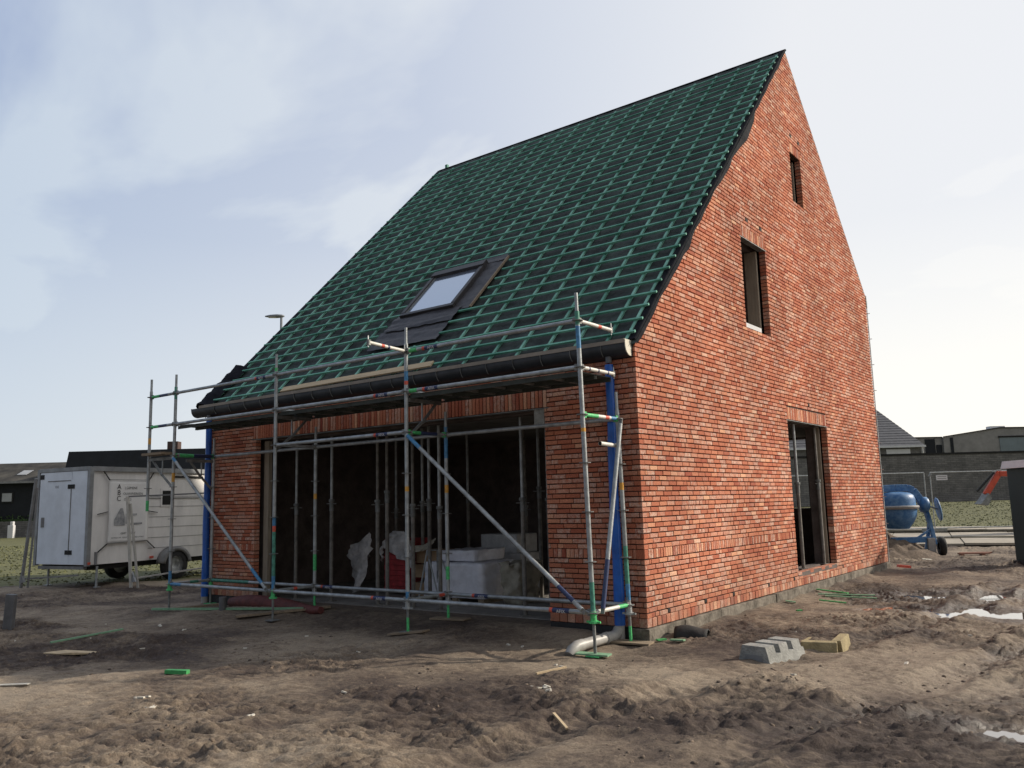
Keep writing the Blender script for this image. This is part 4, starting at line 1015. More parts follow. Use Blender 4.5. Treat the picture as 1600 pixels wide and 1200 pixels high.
for x,y in ((.22,-.03),(.25,Wt-.1),(Lt-.3,.1)):
    mb=MB(); mb.tube((x,y,Zb-.01),(x,y,-.02),.024,M['galv'],8); mb.box((x-.06,y-.06,-.02),(x+.06,y+.06,.01),M['galv']); mb.build('support_leg',TR)
for y in (.10,):
    mb=MB(); mb.tube((.17,-.05,Zb+.28),(.17,-.05,Zb+.02),.03,M['grey'],8); mb.build('leg_clamp',TR)
    mb=MB(); mb.box((.0,-.045,.47),(.06,-.031,.52),M['pred']); mb.build('tail_light',TR)
    mb=MB(); mb.box((1.55,-.03,.50),(1.62,.02,.55),M['pred']); mb.build('side_light',TR)
mb=MB(); mb.bar((Lt,Wt/2,Zb-.03),(Lt+1.2,Wt/2,Zb-.05),.08,.08,M['grey']); mb.build('drawbar',TR)
# banner with straps (hangs on the trailer)
BN=empty('banner',(-13.27,.45,0),rad(99.5),'white cloth banner with black lettering strapped to the trailer side','banner')
vs=[];nx_,nz_=16,20
for j in range(nz_+1):
    for i in range(nx_+1):
        u=i/nx_;w=j/nz_; x=.46+.98*u+.01*math.sin(w*6)*(1-u); z_=.88+1.34*w-.02*math.sin(u*math.pi)*(w>.5)
        vs.append((x,.005-.010*abs(math.sin(u*7+w*4))*.6,z_))
mb=MB(); mb.add(vs,[(j*(nx_+1)+i,j*(nx_+1)+i+1,(j+1)*(nx_+1)+i+1,(j+1)*(nx_+1)+i) for j in range(nz_) for i in range(nx_)],M['banner'],True); bc_=mb.build('cloth',BN)
bc_.modifiers.new('s','SOLIDIFY').thickness=.004
YT=-.012
for k,(big,rest) in enumerate((('A','LGEMENE'),('B','OUWWERKEN'),('C','OOLS'))):
    z_=2.075-.125*k
    lettering(big,.155,(.69,YT,z_),(1,0,0),(0,0,1),M['black'],BN)
    lettering(rest,.075,(.80+.054*len(rest)*.5,YT,z_-.02),(1,0,0),(0,0,1),M['black'],BN)
lettering('GERT BAELEY',.062,(.95,YT,1.08),(1,0,0),(0,0,1),M['black'],BN)
lettering('RUWBOUW - RENOVATIE - VERBOUWING',.042,(.95,YT,.99),(1,0,0),(0,0,1),M['black'],BN)
# faded house drawing on the banner
M['faded']=mat('faded_print',(.33,.34,.36),.8,.3,9,col2=(.55,.55,.55))
mb=MB()
for poly in ([(.60,1.25),(.60,1.38),(.74,1.62),(.80,1.62),(.86,1.42),(.86,1.25)],[(.88,1.28),(.88,1.50),(1.16,1.50),(1.16,1.46),(.92,1.44),(.92,1.28)],[(.95,1.24),(.95,1.30),(1.30,1.30),(1.30,1.27)]):
    mb.add([(x,YT+.001,z_) for x,z_ in poly],[tuple(range(len(poly)))],M['faded'])
mb.build('faded_print',BN)
for a,b in (((.46,2.22),(.30,2.42)),((1.44,2.22),(1.58,2.42)),((.44,1.55),(.20,1.50)),((1.46,1.55),(1.70,1.51)),((.46,.88),(.20,.68)),((1.44,.90),(1.66,.72))):
    mb=MB(); mb.bar((a[0],-.004,a[1]),(b[0],-.004,b[1]),.012,.028,M['black'],up=(0,1,0)); mb.build('strap',BN)
mb=MB(); mb.bar((.46,-.014,.88),(1.44,-.014,.90),.01,.02,M['grey'],up=(0,1,0)); mb.build('rail',BN)
mb=MB(); mb.bar((.46,-.014,2.235),(1.44,-.014,2.235),.01,.02,M['grey'],up=(0,1,0)); mb.build('rail',BN)
# steel post frames leaning next to the trailer
def post_frame(foot,top,fb,lab,dark=False):
    t=empty('post_frame',(foot[0],foot[1],0),0,lab,'steel post frame'); m='grey' if dark else 'tralu'
    f=Vector((0,0,0)); tp=Vector((top[0]-foot[0],top[1]-foot[1],top[2]))
    mb=MB(); mb.bar(f,tp,.05,.05,M[m] if dark else M['paleT']); mb.build('post',t)
    mb=MB(); mb.bar(f+Vector((.09,.10,-.02)),tp*.92+Vector((.03,.04,0)),.035,.035,M[m] if dark else M['paleT']); mb.build('post',t)
    e=Vector((fb[0]-foot[0],fb[1]-foot[1],fb[2])); mb=MB(); mb.bar(Vector((.05,.05,.20)),e,.03,.03,M[m] if dark else M['paleT']); mb.build('foot_bar',t)
    mb=MB(); mb.prism([(-.05,.12),(.18,.14),(.02,.34)],-.02,.02,M[m],'y'); mb.build('gusset',t)
    return t
P_=post_frame((-12.2,.85,0),(-12.05,.62,1.85),(-11.85,2.35,.32),'pale steel post with foot bar standing before the trailer banner')
mb=MB(); mb.bar((.15,-.22,1.84),(.10+1.0,2.1,1.92),.03,.03,M['grey']); mb.build('arm',P_)
post_frame((-14.6,-.25,0),(-14.15,-.25,2.28),(-13.6,.45,.25),'dark steel post with foot bar left of the trailer doors',True)

# ------------------------------------------------------------------ concrete mixer (image-right = local x)
MX=empty('concrete_mixer',(-.62,14.0,0),rad(37.4),'blue concrete mixer with grey ring beside the soil heap','concrete mixer')
mb=MB(); mb.lathe([(.0,.66),(.25,.66),(.27,.68),(.36,.80),(.44,.95),(.46,1.10),(.46,1.16)],M['mixblue'],(0,0,0),40); mb.build('drum_mouth',MX)
mb=MB(); mb.lathe([(.445,1.19),(.44,1.36),(.41,1.46),(.33,1.52),(.15,1.55),(0,1.555)],M['mixblue'],(0,0,0),40); mb.build('drum_base',MX)
mb=MB(); mb.lathe([(.45,1.13),(.50,1.13),(.50,1.155),(.515,1.165),(.515,1.20),(.49,1.215),(.44,1.215)],M['mixgrey'],(0,0,0),48); mb.build('ring_gear',MX)
mb=MB(); pts=[]
arc=[(-.63,1.15),(-.62,1.38),(-.52,1.55),(-.36,1.63),(0,1.645),(.30,1.64),(.44,1.58),(.54,1.44),(.62,1.30),(.66,1.18)]
for a,b in zip(arc[:-1],arc[1:]): mb.bar((a[0],0,a[1]),(b[0],0,b[1]),.17,.11,M['mixblue'],up=(0,1,0))
mb.build('yoke',MX,.01)
mb=MB(); mb.lathe([(0,-.10),(.12,-.10),(.19,-.06),(.19,.06),(.12,.10),(0,.10)],M['mixblue'],(.68,0,1.22),22,Matrix.Rotation(rad(90),3,'Y')); mb.build('hub_cover',MX)
mb=MB(); mb.lathe([(0,-.10),(.12,-.10),(.17,-.06),(.17,.06),(.12,.10),(0,.10)],M['mixblue'],(-.68,0,1.22),22,Matrix.Rotation(rad(90),3,'Y')); mb.build('motor_cover',MX)
hm_=Matrix.Rotation(rad(90),3,'Y')@Matrix.Rotation(rad(-12),3,'X'); mb=MB(); mb.lathe([(.0,.0),(.20,.015),(.27,.0),(.29,.02),(.27,.04),(.20,.03),(0,.02)],M['mixblue'],(.98,-.05,1.10),30,Matrix.Rotation(rad(-8),3,'Y')@Matrix.Rotation(rad(-16),3,'Z')@Matrix.Rotation(rad(90),3,'Y')); mb.build('hand_wheel',MX)
mb=MB(); mb.tube((.75,0,1.2),(.98,-.04,1.11),.02,M['galv'],10); mb.build('axle_stub',MX)
mb=MB(); mb.bar((.70,0,1.15),(.78,0,.80),.12,.09,M['mixblue'],up=(1,0,0)); mb.bar((.78,0,.82),(.83,-.08,.26),.09,.09,M['mixblue'],up=(1,0,0)); mb.bar((.78,0,.82),(.80,.35,.05),.07,.07,M['mixblue'],up=(1,0,0)); mb.build('stand',MX,.008)
mb=MB(); mb.bar((-.70,0,1.15),(-.78,0,.5),.1,.09,M['mixblue'],up=(1,0,0)); mb.bar((-.78,0,.5),(-.8,-.3,.02),.07,.07,M['mixblue'],up=(1,0,0)); mb.bar((-.78,0,.5),(-.8,.35,.02),.07,.07,M['mixblue'],up=(1,0,0)); mb.build('stand',MX,.008)
mb=MB(); mb.bar((.84,-.03,.38),(-.2,-.03,.38),.10,.14,M['mixblue']); mb.bar((-.2,-.03,.38),(-.8,0,.42),.08,.08,M['mixblue']); mb.bar((.78,-.02,.62),(.4,-.02,.4),.05,.05,M['mixblue']); mb.build('frame_beam',MX,.008)
mb=MB(); mb.box((.64,-.13,.0),(.82,-.07,.42),M['mixgrey']); mb.build('skid_plate',MX,.01)
for x,y in ((1.00,-.05),(-.95,-.05)):
    mb=MB(); mb.lathe([(.09,-.07),(.20,-.07),(.23,-.04),(.23,.04),(.20,.07),(.09,.07)],M['black'],(x,y,.21),26,Matrix.Rotation(rad(90),3,'Y')@Matrix.Rotation(rad(12),3,'X')); w=mb.build('wheel',MX)
    mb=MB(); mb.lathe([(0,-.03),(.095,-.03),(.095,.04),(0,.05)],M['mixgrey'],(x,y,.21),18,Matrix.Rotation(rad(90),3,'Y')@Matrix.Rotation(rad(12),3,'X')); mb.build('rim',w)
# soil heap
mb=MB(); n=44; vs=[]
for j in range(n+1):
    for i in range(n+1):
        u=i/n*2-1; v=j/n*2-1; x=-1.25+u*1.55; y=14.0+v*1.5
        r=math.hypot(u*1.0,v); h=max(0,1-r)**.8*.62
        h+= .10*float(fbm(np.array([x*2.5]),np.array([y*2.5]),4,41,.6)[0])*min(1,max(0,1-r)*3)
        vs.append((x,y,gz(x,y)-.04+h))
mb.add(vs,[(j*(n+1)+i,j*(n+1)+i+1,(j+1)*(n+1)+i+1,(j+1)*(n+1)+i) for j in range(n) for i in range(n)],M['clod'],True)
tag(mb.build('soil_heap'),'low heap of dark soil under the concrete mixer','soil heap')
for x,y,l in ((.05,13.0,'white scrap of paper lying at the foot of the soil heap'),):
    mb=MB(); mb.box((x,y,gz(x,y)),(x+.2,y+.1,gz(x,y)+.03),M['debris'],rot=Euler((.1,.1,.5)).to_matrix()); tag(mb.build('paper_scrap'),l,'paper scrap')
mb=MB(); 
for k in range(3): mb.bar((.55,14.55+k*.16,gz(.6,14.6)+.05),(1.15,14.95+k*.16,gz(1.1,15)+.05),.09,.03,M['wood_red'])
for k in range(2): mb.bar((.65+.4*k,14.5+.3*k,gz(.6,14.6)+.02),(.5+.4*k,15.1+.3*k,gz(.6,15)+.02),.08,.04,M['wood_red'])
tag(mb.build('pallet'),'small reddish broken pallet on the mud behind the mixer wheel','pallet')
mb=MB(); mb.box((.10,10.45,gz(.1,10.4)),(.35,10.55,gz(.1,10.4)+.05),M['pred'],rot=Euler((0,.1,.6)).to_matrix()); tag(mb.build('red_scrap'),'red scrap beside the far corner of the gable','scrap')
# road plates laid flat
def plate(x0,y0,x1,y1,z0,lab):
    d=Vector((.965,.195,0)); 
    a=Vector((x0,y0,0)); vs=[]
    n=5
    mb=MB()
    for k in range(n):
        t0=k/n; t1=(k+1)/n; L=9.0
        p0=a+d*L*t0; p1=a+d*(L*t1-.03); q=Vector((-.195,.965,0))*(y1)
        zz=z0+random.uniform(-.01,.015)
        vs=[p0,p1,p1+q,p0+q]; vs=[(v.x,v.y,zz) for v in vs]+[(v.x,v.y,zz-.06) for v in vs]
        mb.add(vs,[(0,1,2,3),(7,6,5,4),(0,4,5,1),(1,5,6,2),(2,6,7,3),(3,7,4,0)],M['plate'])
    tag(mb.build('road_plates'),lab,'road plates','pale road plates laid behind the mixer')
plate(-5.0,16.6,0,2.9,.12,'nearest row of pale road plates behind the mixer')
plate(-6.0,20.6,0,3.2,.11,'middle row of pale road plates behind the mixer')
plate(-7.5,25.6,0,3.2,.14,'farthest row of pale road plates at the grass edge')
# mesh fence
FN=empty('mesh_fence',(-2.0,24.9,.13),rad(37.4),'temporary steel mesh fence behind the mixer','fence')
for s,x0,x1 in ((1,.12,3.6),(1,3.7,7.2),(-1,-3.6,-.10),(-1,-7.2,-3.7)):
    mb=MB(); 
    mb.tube((x0,0,.1),(x0,0,2.1),.02,M['galv'],8); mb.tube((x1,0,.1),(x1,0,2.1),.02,M['galv'],8); mb.tube((x0,0,2.1),(x1,0,2.1),.02,M['galv'],8); mb.tube((x0,0,.12),(x1,0,.12),.02,M['galv'],8)
    fp=mb.build('fence_panel',FN)
    mb=MB(); x=x0
    while x<x1: mb.bar((x,0,.12),(x,0,2.08),.0022,.0022,M['galv_dark'],up=(0,1,0)); x+=.11
    for z_ in (.6,1.1,1.6): mb.bar((x0,0,z_),(x1,0,z_),.004,.004,M['galv_dark'])
    mb.build('mesh',fp)
mb=MB(); mb.box((-.3,-.12,0),(.5,.12,.11),M['conc']); mb.build('foot',FN)
mb=MB(); mb.bar((.05,-.03,1.95),(.16,-.03,2.05),.05,.06,M['galv_dark']); mb.build('clamp',FN)
SG=MB(); SG.box((.32,-.035,1.82),(.72,-.025,2.0),M['roofw']); sg=SG.build('sign'); sg.location=(-2.0,24.9,.13); sg.rotation_euler=(0,0,rad(37.4)); tag(sg,'small white sign plate hanging on the mesh fence','sign')
for k,z_ in enumerate((1.95,1.88)):
    mb=MB(); mb.box((.36,-.038,z_-.012),(.68,-.0355,z_+.012),M['grey']); mb.build('text_line',sg)
# portable toilet
TO=empty('portable_toilet',(2.75,12.05,0),rad(37.4),'dark green portable toilet with white roof at the right edge','portable toilet')
mb=MB(); mb.box((-.52,-.5,.08),(.52,.5,1.96),M['greenbox'])
for k in range(7): mb.box((-.42+.14*k,-.515,.2),(-.36+.14*k,-.501,1.8),M['greenbox'])
mb.build('cabin',TO,.02)
mb=MB(); mb.prism([(-.60,1.965),(.60,1.965),(.55,2.12),(-.55,2.12)],-.58,.58,M['roofw'],'y')
for k in range(5): mb.box((-.48+.2*k,-.586,1.98),(-.42+.2*k,-.581,2.1),M['roofw'])
mb.build('roof',TO,.015)
mb=MB(); mb.box((-.56,-.55,.0),(.56,.55,.079),M['black']); mb.build('skid',TO)
mb=MB(); mb.box((-.36,-.53,.12),(.36,-.516,1.9),M['greenbox']); mb.build('door',TO)
# excavator
EX=empty('mini_excavator',(1.95,24.95,.1),rad(37.4),'red mini excavator arm reaching out behind the portable toilet','excavator')
def X_(u,dz): return (u-2.9,0,dz)
mb=MB(); 
for a,b,w in (((-.35,1.55),(-1.2,1.95),.2),((-1.2,1.95),(-1.95,1.98),.17)): mb.bar((a[0],0,a[1]),(b[0],0,b[1]),.16,w,M['exred'])
mb.build('boom',EX,.02)
mb=MB(); mb.bar((-1.92,0,2.03),(-2.45,0,1.30),.12,.19,M['exred']); mb.build('stick',EX,.02)
mb=MB(); mb.bar((-1.85,0,2.1),(-2.15,0,2.06),.05,.05,M['galv']); mb.bar((-2.1,0,2.02),(-2.72,0,1.42),.06,.06,M['black']); mb.build('hydraulic_ram',EX)
mb=MB(); mb.prism([(-2.45,1.35),(-2.35,1.2),(-2.5,.95),(-2.75,1.0),(-2.6,1.15)],-.2,.2,M['galv_dark'],'y'); mb.build('bucket',EX)
mb=MB(); mb.box((-.5,-.6,.6),(1.1,.6,1.3),M['exred']); mb.build('house_body',EX,.05)
mb=MB(); mb.box((-.3,-.45,1.31),(.6,.45,2.3),M['glassd']); mb.build('cab',EX,.05)
for y in (-.6,.6):
    mb=MB(); mb.prism([(-.8,.0),(.9,.0),(1.05,.2),(.9,.42),(-.8,.42),(-.95,.2)],y-.15,y+.15,M['black'],'y'); mb.build('track',EX,.03)

# ------------------------------------------------------------------ buildings behind, right side
def brickwall_mat():
    m=M['wall']; nt=m.node_tree; N=nt.nodes; L=nt.links; b=N['Principled BSDF']
    br=N.new('ShaderNodeTexBrick'); br.inputs['Scale'].default_value=1; br.inputs['Brick Width'].default_value=.42; br.inputs['Row Height'].default_value=.13; br.inputs['Mortar Size'].default_value=.015
    br.inputs['Color1'].default_value=(.19,.18,.17,1); br.inputs['Color2'].default_value=(.13,.125,.12,1); br.inputs['Mortar'].default_value=(.095,.09,.087,1)
    tc=N.new('ShaderNodeTexCoord'); mp=N.new('ShaderNodeMapping'); mp.inputs['Rotation'].default_value=(rad(90),0,0); L.new(tc.outputs['Object'],mp.inputs[0]); L.new(mp.outputs[0],br.inputs[0])
    n=N.new('ShaderNodeTexNoise'); n.inputs['Scale'].default_value=1.3; n.inputs['Detail'].default_value=5; L.new(tc.outputs['Object'],n.inputs[0])
    mr=N.new('ShaderNodeMapRange'); mr.inputs[1].default_value=.3; mr.inputs[2].default_value=.7; mr.inputs[3].default_value=.75; mr.inputs[4].default_value=1.25; L.new(n.outputs['Fac'],mr.inputs[0])
    sc=N.new('ShaderNodeVectorMath'); sc.operation='SCALE'; L.new(br.outputs[0],sc.inputs[0]); L.new(mr.outputs[0],sc.inputs['Scale']); L.new(sc.outputs[0],b.inputs['Base Color'])
brickwall_mat()
A37=rad(37.4)
BW=empty('boundary_wall',(-11,55.8,0),math.atan2(6.3,8.3),'long dark grey brick wall across the field','wall')
mb=MB(); mb.box((-22,0,.3),(30,.3,4.22),M['wall']); mb.build('brickwork',BW)
mb=MB(); mb.box((-22,-.06,4.225),(30,.36,4.36),M['dark']); mb.build('coping',BW)
GHs=empty('grey_roofed_house',(-16.2,77.0,0),A37,'house with grey tiled roof and white gutter beyond the wall','house')
mb=MB(); mb.box((-16,0,0),(4.1,9,5.95),M['wall']); mb.build('wall',GHs)
mb=MB(); mb.box((-16.3,-.35,5.9),(4.45,-.2,6.08),M['rendw']); mb.build('gutter',GHs)
mb=MB(); 
n=16
for k in range(n):
    t0=k/n; t1=(k+1)/n; y0=-.3+4.8*t0; y1=-.3+4.8*t1+.02; z0=6.0+4.25*t0; z1=6.0+4.25*t1; xl=-16.3; xr=4.4-2.55*t0; xr2=4.4-2.55*t1
    mb.add([(xl,y0,z0+.06),(xr,y0,z0+.06),(xr2,y1,z1+.03),(xl,y1,z1+.03),(xl,y0,z0-.03),(xr,y0,z0-.03)],[(0,1,2,3),(4,5,1,0)],M['rooft'])
mb.add([(4.4,-.3,6.0),(4.4,9.3,6.0),(1.85,4.5,10.25)],[(0,1,2)],M['rooft']); mb.add([(4.4,9.3,6.0),(-16.3,9.3,6.0),(-16.3,4.5,10.25),(1.85,4.5,10.25)],[(0,1,2,3)],M['rooft'])
mb.build('roof',GHs)
mb=MB(); mb.box((.75,-.03,4.2),(3.05,-.001,5.75),M['rendw']); mb.build('white_panel',GHs)
mb=MB(); mb.box((-3.5,-.03,4.2),(-1.0,-.001,5.6),M['rendw']); mb.build('white_panel',GHs)
mb=MB(); mb.tube((4.2,-.1,4.0),(4.2,-.1,5.9),.06,M['rendw'],8); mb.build('downpipe',GHs)
HL=empty('grey_hall',(-17.6,100.8,0),A37,'low modern grey hall with sloping roofline behind the wall','hall')
mb=MB(); mb.prism([(-4,0),(3.1,0),(3.1,8.05),(-4,8.1)],0,12,M['hallm'],'y'); mb.prism([(3.1,0),(30,0),(30,8.7),(12.5,9.0),(10,9.0),(3.1,8.05)],-.3,12,M['hallm'],'y'); mb.build('wall',HL)
mb=MB(); mb.bar((-4,-.05,8.15),(3.1,-.05,8.1),.12,.12,M['dark']); mb.bar((3.1,-.35,8.12),(10,-.35,9.06),.12,.12,M['dark']); mb.bar((10,-.35,9.06),(30,-.35,8.8),.12,.12,M['dark']); mb.build('roof_edge',HL)
mb=MB(); mb.box((9.8,-.36,5.0),(16,-.301,7.85),M['hallglass']); mb.box((9.7,-.42,7.86),(16.2,-.301,8.05),M['dark']); mb.build('window',HL)
mb=MB(); mb.box((1.0,-.06,5),(2.2,-.001,7.9),M['roofd']); mb.build('door_panel',HL)
mb=MB(); mb.box((3.9,-.36,5),(4.25,-.301,8.0),M['roofd']); mb.box((2.3,-.05,5.5),(3.0,-.001,7.2),M['roofd']); mb.build('window',HL)
mb=MB(); mb.box((9.2,.3,9.0),(11,1.2,9.3),M['roofw']); mb.build('roof_vent',HL)

# ------------------------------------------------------------------ left side background
def FR(name,px_,py_,lab,cat): return empty(name,(px_,py_,0),A37,lab,cat)
LH=FR('long_house',-57.9,19.9,'long low house with mottled tiled roof and pale windows','house')
mb=MB(); mb.box((-14,.6,0),(.2,8,4.0),M['roofd']); mb.build('wall',LH)
mb=MB(); mb.prism([(.1,3.95),(4.2,5.55),(8.4,3.95)],-14.4,.1,M['roofm'],'x'); mb.prism([(.0,3.86),(.08,3.86),(.08,4.0),(.0,4.0)],-14.4,.1,M['grey'],'x'); mb.build('roof',LH)
for x,z0,z1,y,w in ((-4.4,2.5,3.25,.5,.85),(-1.15,2.3,3.25,.5,.9),(-7.6,2.5,3.25,.5,.85)):
    mb=MB(); mb.box((x,y,z0),(x+w,y+.09,z1),M['black']); f=mb.build('window',LH); mb=MB(); mb.box((x+.08,y-.02,z0+.08),(x+w-.08,y-.001,z1-.08),M['blind']); mb.build('pane',f)
for x in (-4.1,-1.5,-7.5):
    mb=MB(); R_=Euler((rad(21.3),0,0)).to_matrix(); mb.box((x,1.4,4.62),(x+.95,2.6,4.70),M['black'],rot=R_); f=mb.build('roof_window',LH); mb=MB(); mb.box((x+.12,1.5,4.705),(x+.83,2.5,4.725),M['blind'],rot=R_,c=(x+.47,2.0,4.66)); mb.build('pane',f)
TH=FR('slate_house',-57.7,20.0,'taller dark house with slate roof and brick chimney behind the trailer','house')
mb=MB(); mb.box((.25,.5,0),(11,7,3.9),M['roofd']); mb.build('wall',TH)
mb=MB(); vs=[(-.1,.2,3.8),(11.3,.2,3.8),(11.3,.75,6.08),(.0,.75,6.08),(-.1,7.4,3.8),(11.3,7.4,3.8)]; mb.add(vs,[(0,1,2,3),(4,3,2,5),(0,3,4),(1,5,2)],M['roofd']); rf=mb.build('roof',TH)
mb=MB(); mb.box((6.15,3.2,5.2),(6.95,3.9,6.85),M['chim']); mb.build('chimney',rf,.01)
# hedge and garden wall
def leafmass(name,x0,x1,y0,y1,z0,z1,n,s,m,parent=None,frame=None,round_=False):
    mb=MB()
    for i in range(n):
        while True:
            u,v,w=[random.uniform(-1,1) for _ in range(3)]
            if not round_ or u*u+v*v+w*w<1.0+random.uniform(-.3,.1): break
        x=(x0+x1)/2+u*(x1-x0)/2; y=(y0+y1)/2+v*(y1-y0)/2; z_=(z0+z1)/2+w*(z1-z0)/2
        q=Euler((random.random()*6,random.random()*6,random.random()*6)).to_matrix(); a=q@Vector((s,0,0)); b=q@Vector((0,s*.5,0)); c=Vector((x,y,z_))
        mb.add([c-a,c+b,c+a,c-b],[(0,1,2,3)],M[m])
    return mb.build(name,parent)
GW=FR('garden_wall',-60.5,17.7,'dark garden wall below the hedge across the lawn','wall')
mb=MB(); mb.box((-10,.3,-.1),(26,.5,1.15),M['wall']); mb.build('brickwork',GW)
HG=FR('hedge',-60.5,17.7,'low clipped green hedge above the dark garden wall','hedge')
leafmass('foliage',-10,26,.6,1.3,.3,1.62,9000,.10,'hedge',HG)
mb=MB(); mb.box((-10,.75,0),(26,1.15,1.3),M['hedge']); mb.build('hedge_core',HG)
BS=FR('bush',-61.8,16.3,'rounded yellow green bush at the left edge','bush'); leafmass('foliage',-1.6,.9,-.8,.8,.1,2.3,2500,.11,'bush',BS,round_=True)
mb=MB(); mb.tube((-.3,0,-.1),(-.3,0,1.4),.08,M['bark'],8,r1=.03); mb.build('trunk',BS)
GP=FR('garden_post',-59.0,17.5,'pale garden post in front of the dark garden wall','post'); mb=MB(); mb.box((-.35,-.15,0),(.05,.15,.9),M['rendw']); mb.box((-.2,-.12,.9),(.0,.12,1.15),M['rendw']); mb.build('post',GP,.03)
# bare tree at far left
def bare_tree(x,y,H,lab):
    t=empty('bare_tree',(x,y,0),0,lab,'tree'); tr_=MB(); br=MB(); rnd=random.Random(5)
    tr_.tube((0,0,-.2),(0,0,H*.35),.22,M['bark'],8,r1=.15); tr_.build('trunk',t)
    def grow(p,d,L,r,k):
        e=p+d*L; br.tube(p,e,r,M['bark'],5,r1=r*.6,caps=False)
        if k==0: return
        for _ in range(4 if k>1 else 5):
            nd=(d+Vector((rnd.uniform(-1,1),rnd.uniform(-1,1),rnd.uniform(-.2,.8)))*.75).normalized(); grow(p+d*L*rnd.uniform(.5,1),nd,L*rnd.uniform(.55,.8),r*.55,k-1)
    for _ in range(5):
        d=Vector((rnd.uniform(-.7,.7),rnd.uniform(-.7,.7),1)).normalized(); grow(Vector((0,0,H*.33)),d,H*.25,.10,4)
    br.build('crown',t)
bare_tree(-75.5,21.5,6.9,'leafless tree rising behind the roof at the left edge')
# street lamp
LP=empty('street_lamp',(-19.9,10.25,0),A37,'grey street lamp rising behind the left edge of the roof','street lamp')
mb=MB(); mb.tube((0,0,-.1),(0,0,8.38),.09,M['lamp'],12,r1=.045); mb.build('pole',LP)
mb=MB(); mb.lathe([(0,-.40),(.05,-.38),(.12,-.2),(.15,.05),(.12,.22),(.06,.3),(0,.31)],M['lamp'],(-.2,0,8.42),16,Matrix.Rotation(rad(90),3,'Y')@Matrix.Diagonal((.45,1,1))); mb.build('lamp_head',LP)
mb=MB(); mb.lathe([(0,-.25),(.09,-.2),(.11,.05),(.08,.15),(0,.16)],M['rendw'],(-.25,0,8.385),14,Matrix.Rotation(rad(90),3,'Y')@Matrix.Diagonal((.3,1,1))); mb.build('lens',LP)

# ------------------------------------------------------------------ world, sun, camera
SUN_EL=rad(29); sd_=Vector((.67,.742,0)).normalized(); sun_az=math.atan2(sd_.x,sd_.y)
w=bpy.data.worlds.new('World'); SC.world=w; w.use_nodes=True; N=w.node_tree.nodes; L=w.node_tree.links; bg=N['Background']
sky=N.new('ShaderNodeTexSky'); sky.sky_type='NISHITA'; sky.sun_disc=False; sky.sun_elevation=SUN_EL; sky.sun_rotation=sun_az; sky.dust_density=2.5; sky.air_density=1.2
tc=N.new('ShaderNodeTexCoord')
def mth(op,a,b=None,c=None):
    n=N.new('ShaderNodeMath'); n.operation=op
    for i,v in enumerate((a,b,c)):
        if v is None: continue
        if isinstance(v,(int,float)): n.inputs[i].default_value=v
        else: L.new(v,n.inputs[i])
    return n.outputs[0]
sep=N.new('ShaderNodeSeparateXYZ'); L.new(tc.outputs['Generated'],sep.inputs[0])
# flatten clouds towards the horizon
zc=mth('MAXIMUM',sep.outputs[2],.0); dv_=mth('ADD',zc,.28)
cx=mth('DIVIDE',sep.outputs[0],dv_); cy=mth('DIVIDE',sep.outputs[1],dv_)
cmb=N.new('ShaderNodeCombineXYZ'); L.new(cx,cmb.inputs[0]); L.new(cy,cmb.inputs[1])
mp=N.new('ShaderNodeMapping'); mp.inputs['Scale'].default_value=(1.0,1.7,1); mp.inputs['Rotation'].default_value=(0,0,rad(25)); L.new(cmb.outputs[0],mp.inputs[0])
nz=N.new('ShaderNodeTexNoise'); nz.inputs['Scale'].default_value=1.15; nz.inputs['Detail'].default_value=6; nz.inputs['Roughness'].default_value=.52; nz.inputs['Distortion'].default_value=.3; L.new(mp.outputs[0],nz.inputs[0])
cm=N.new('ShaderNodeMapRange'); cm.inputs[1].default_value=.42; cm.inputs[2].default_value=.60; L.new(nz.outputs['Fac'],cm.inputs[0])
# azimuth term: brightness toward the right of view (direction (.8,.6))
dr=N.new('ShaderNodeVectorMath'); dr.operation='DOT_PRODUCT'; dr.inputs[1].default_value=(.80,.60,0); L.new(tc.outputs['Generated'],dr.inputs[0])
side=N.new('ShaderNodeMapRange'); side.inputs[1].default_value=-.62; side.inputs[2].default_value=.30; L.new(dr.outputs['Value'],side.inputs[0])
def mix(f,a,b):
    n=N.new('ShaderNodeMixRGB'); 
    for i,v in ((0,f),(1,a),(2,b)):
        if isinstance(v,tuple): n.inputs[i].default_value=v+(1,)
        elif isinstance(v,float): n.inputs[i].default_value=v
        else: L.new(v,n.inputs[i])
    return n.outputs[0]
blue=mix(side.outputs[0],(.21,.305,.58),(.62,.69,.84))     # clear parts
cloud=mix(side.outputs[0],(.58,.68,.81),(.95,.955,.97))     # hazy cloud
up=N.new('ShaderNodeMapRange'); up.inputs[1].default_value=.05; up.inputs[2].default_value=.62; L.new(sep.outputs[2],up.inputs[0])
clf=mth('MULTIPLY_ADD',up.outputs[0],-.72,1.0); clf3=mth('MAXIMUM',clf,cm.outputs[0]); clf2=mth('MAXIMUM',clf3,mth('MULTIPLY',side.outputs[0],.9))
body=mix(clf2,blue,cloud)
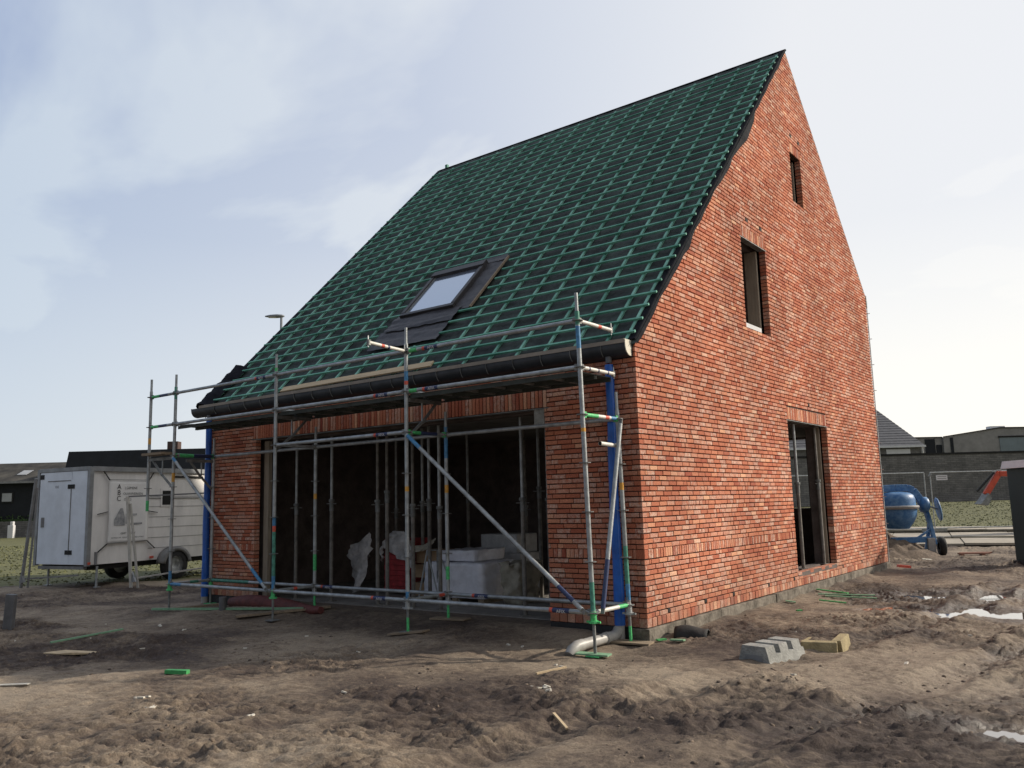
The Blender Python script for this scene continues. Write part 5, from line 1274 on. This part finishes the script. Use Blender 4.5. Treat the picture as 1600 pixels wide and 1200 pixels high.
# horizon glow: cream at right, pale at left
hz=N.new('ShaderNodeMapRange'); hz.inputs[1].default_value=.0; hz.inputs[2].default_value=.30; hz.inputs[3].default_value=1; hz.inputs[4].default_value=0; L.new(sep.outputs[2],hz.inputs[0])
glow=mix(side.outputs[0],(.68,.76,.85),(1.22,1.17,1.06))
body2=mix(hz.outputs[0],body,glow)
sks=N.new('ShaderNodeVectorMath'); sks.operation='SCALE'; sks.inputs['Scale'].default_value=.10; L.new(sky.outputs[0],sks.inputs[0])
fin=mix(.88,sks.outputs[0],body2)
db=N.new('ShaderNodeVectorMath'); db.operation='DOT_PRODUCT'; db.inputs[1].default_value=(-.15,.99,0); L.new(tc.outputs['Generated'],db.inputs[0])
bk=N.new('ShaderNodeMapRange'); bk.interpolation_type='SMOOTHSTEP'; bk.inputs[1].default_value=-.75; bk.inputs[2].default_value=.05; bk.inputs[3].default_value=.48; bk.inputs[4].default_value=1; L.new(db.outputs['Value'],bk.inputs[0])  # added dimming of the unseen sky behind the camera, darkens the front wall
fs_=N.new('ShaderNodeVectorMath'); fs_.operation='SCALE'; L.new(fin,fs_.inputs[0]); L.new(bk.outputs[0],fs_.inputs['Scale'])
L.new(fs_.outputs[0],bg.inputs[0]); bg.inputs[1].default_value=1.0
sl=bpy.data.lights.new('sun','SUN'); sl.energy=4.3; sl.angle=rad(1.2); sl.color=(1,.90,.76); so=bpy.data.objects.new('sun',sl); COL.objects.link(so)
sdir=Vector((sd_.x*math.cos(SUN_EL),sd_.y*math.cos(SUN_EL),math.sin(SUN_EL))); so.rotation_euler=sdir.to_track_quat('Z','Y').to_euler(); so.location=(20,20,20)
cam=bpy.data.cameras.new('camera'); co=bpy.data.objects.new('camera',cam); COL.objects.link(co); SC.camera=co
rt=Vector((0.79385835,0.60757455,-0.02533943)); upv=Vector((0.10642016,-0.09778079,0.98950173)); fw=Vector((-0.59871836,0.78822083,0.14228228))
co.matrix_world=Matrix(((rt.x,upv.x,-fw.x,4.4557),(rt.y,upv.y,-fw.y,-8.158),(rt.z,upv.z,-fw.z,1.5006),(0,0,0,1)))
cam.sensor_width=36; cam.lens=1301.25/1600*36; cam.clip_end=2000; cam.clip_start=.05
SC.view_settings.view_transform='Standard'; SC.view_settings.look='None'; SC.view_settings.exposure=0
SC.render.resolution_x=1024; SC.render.resolution_y=768
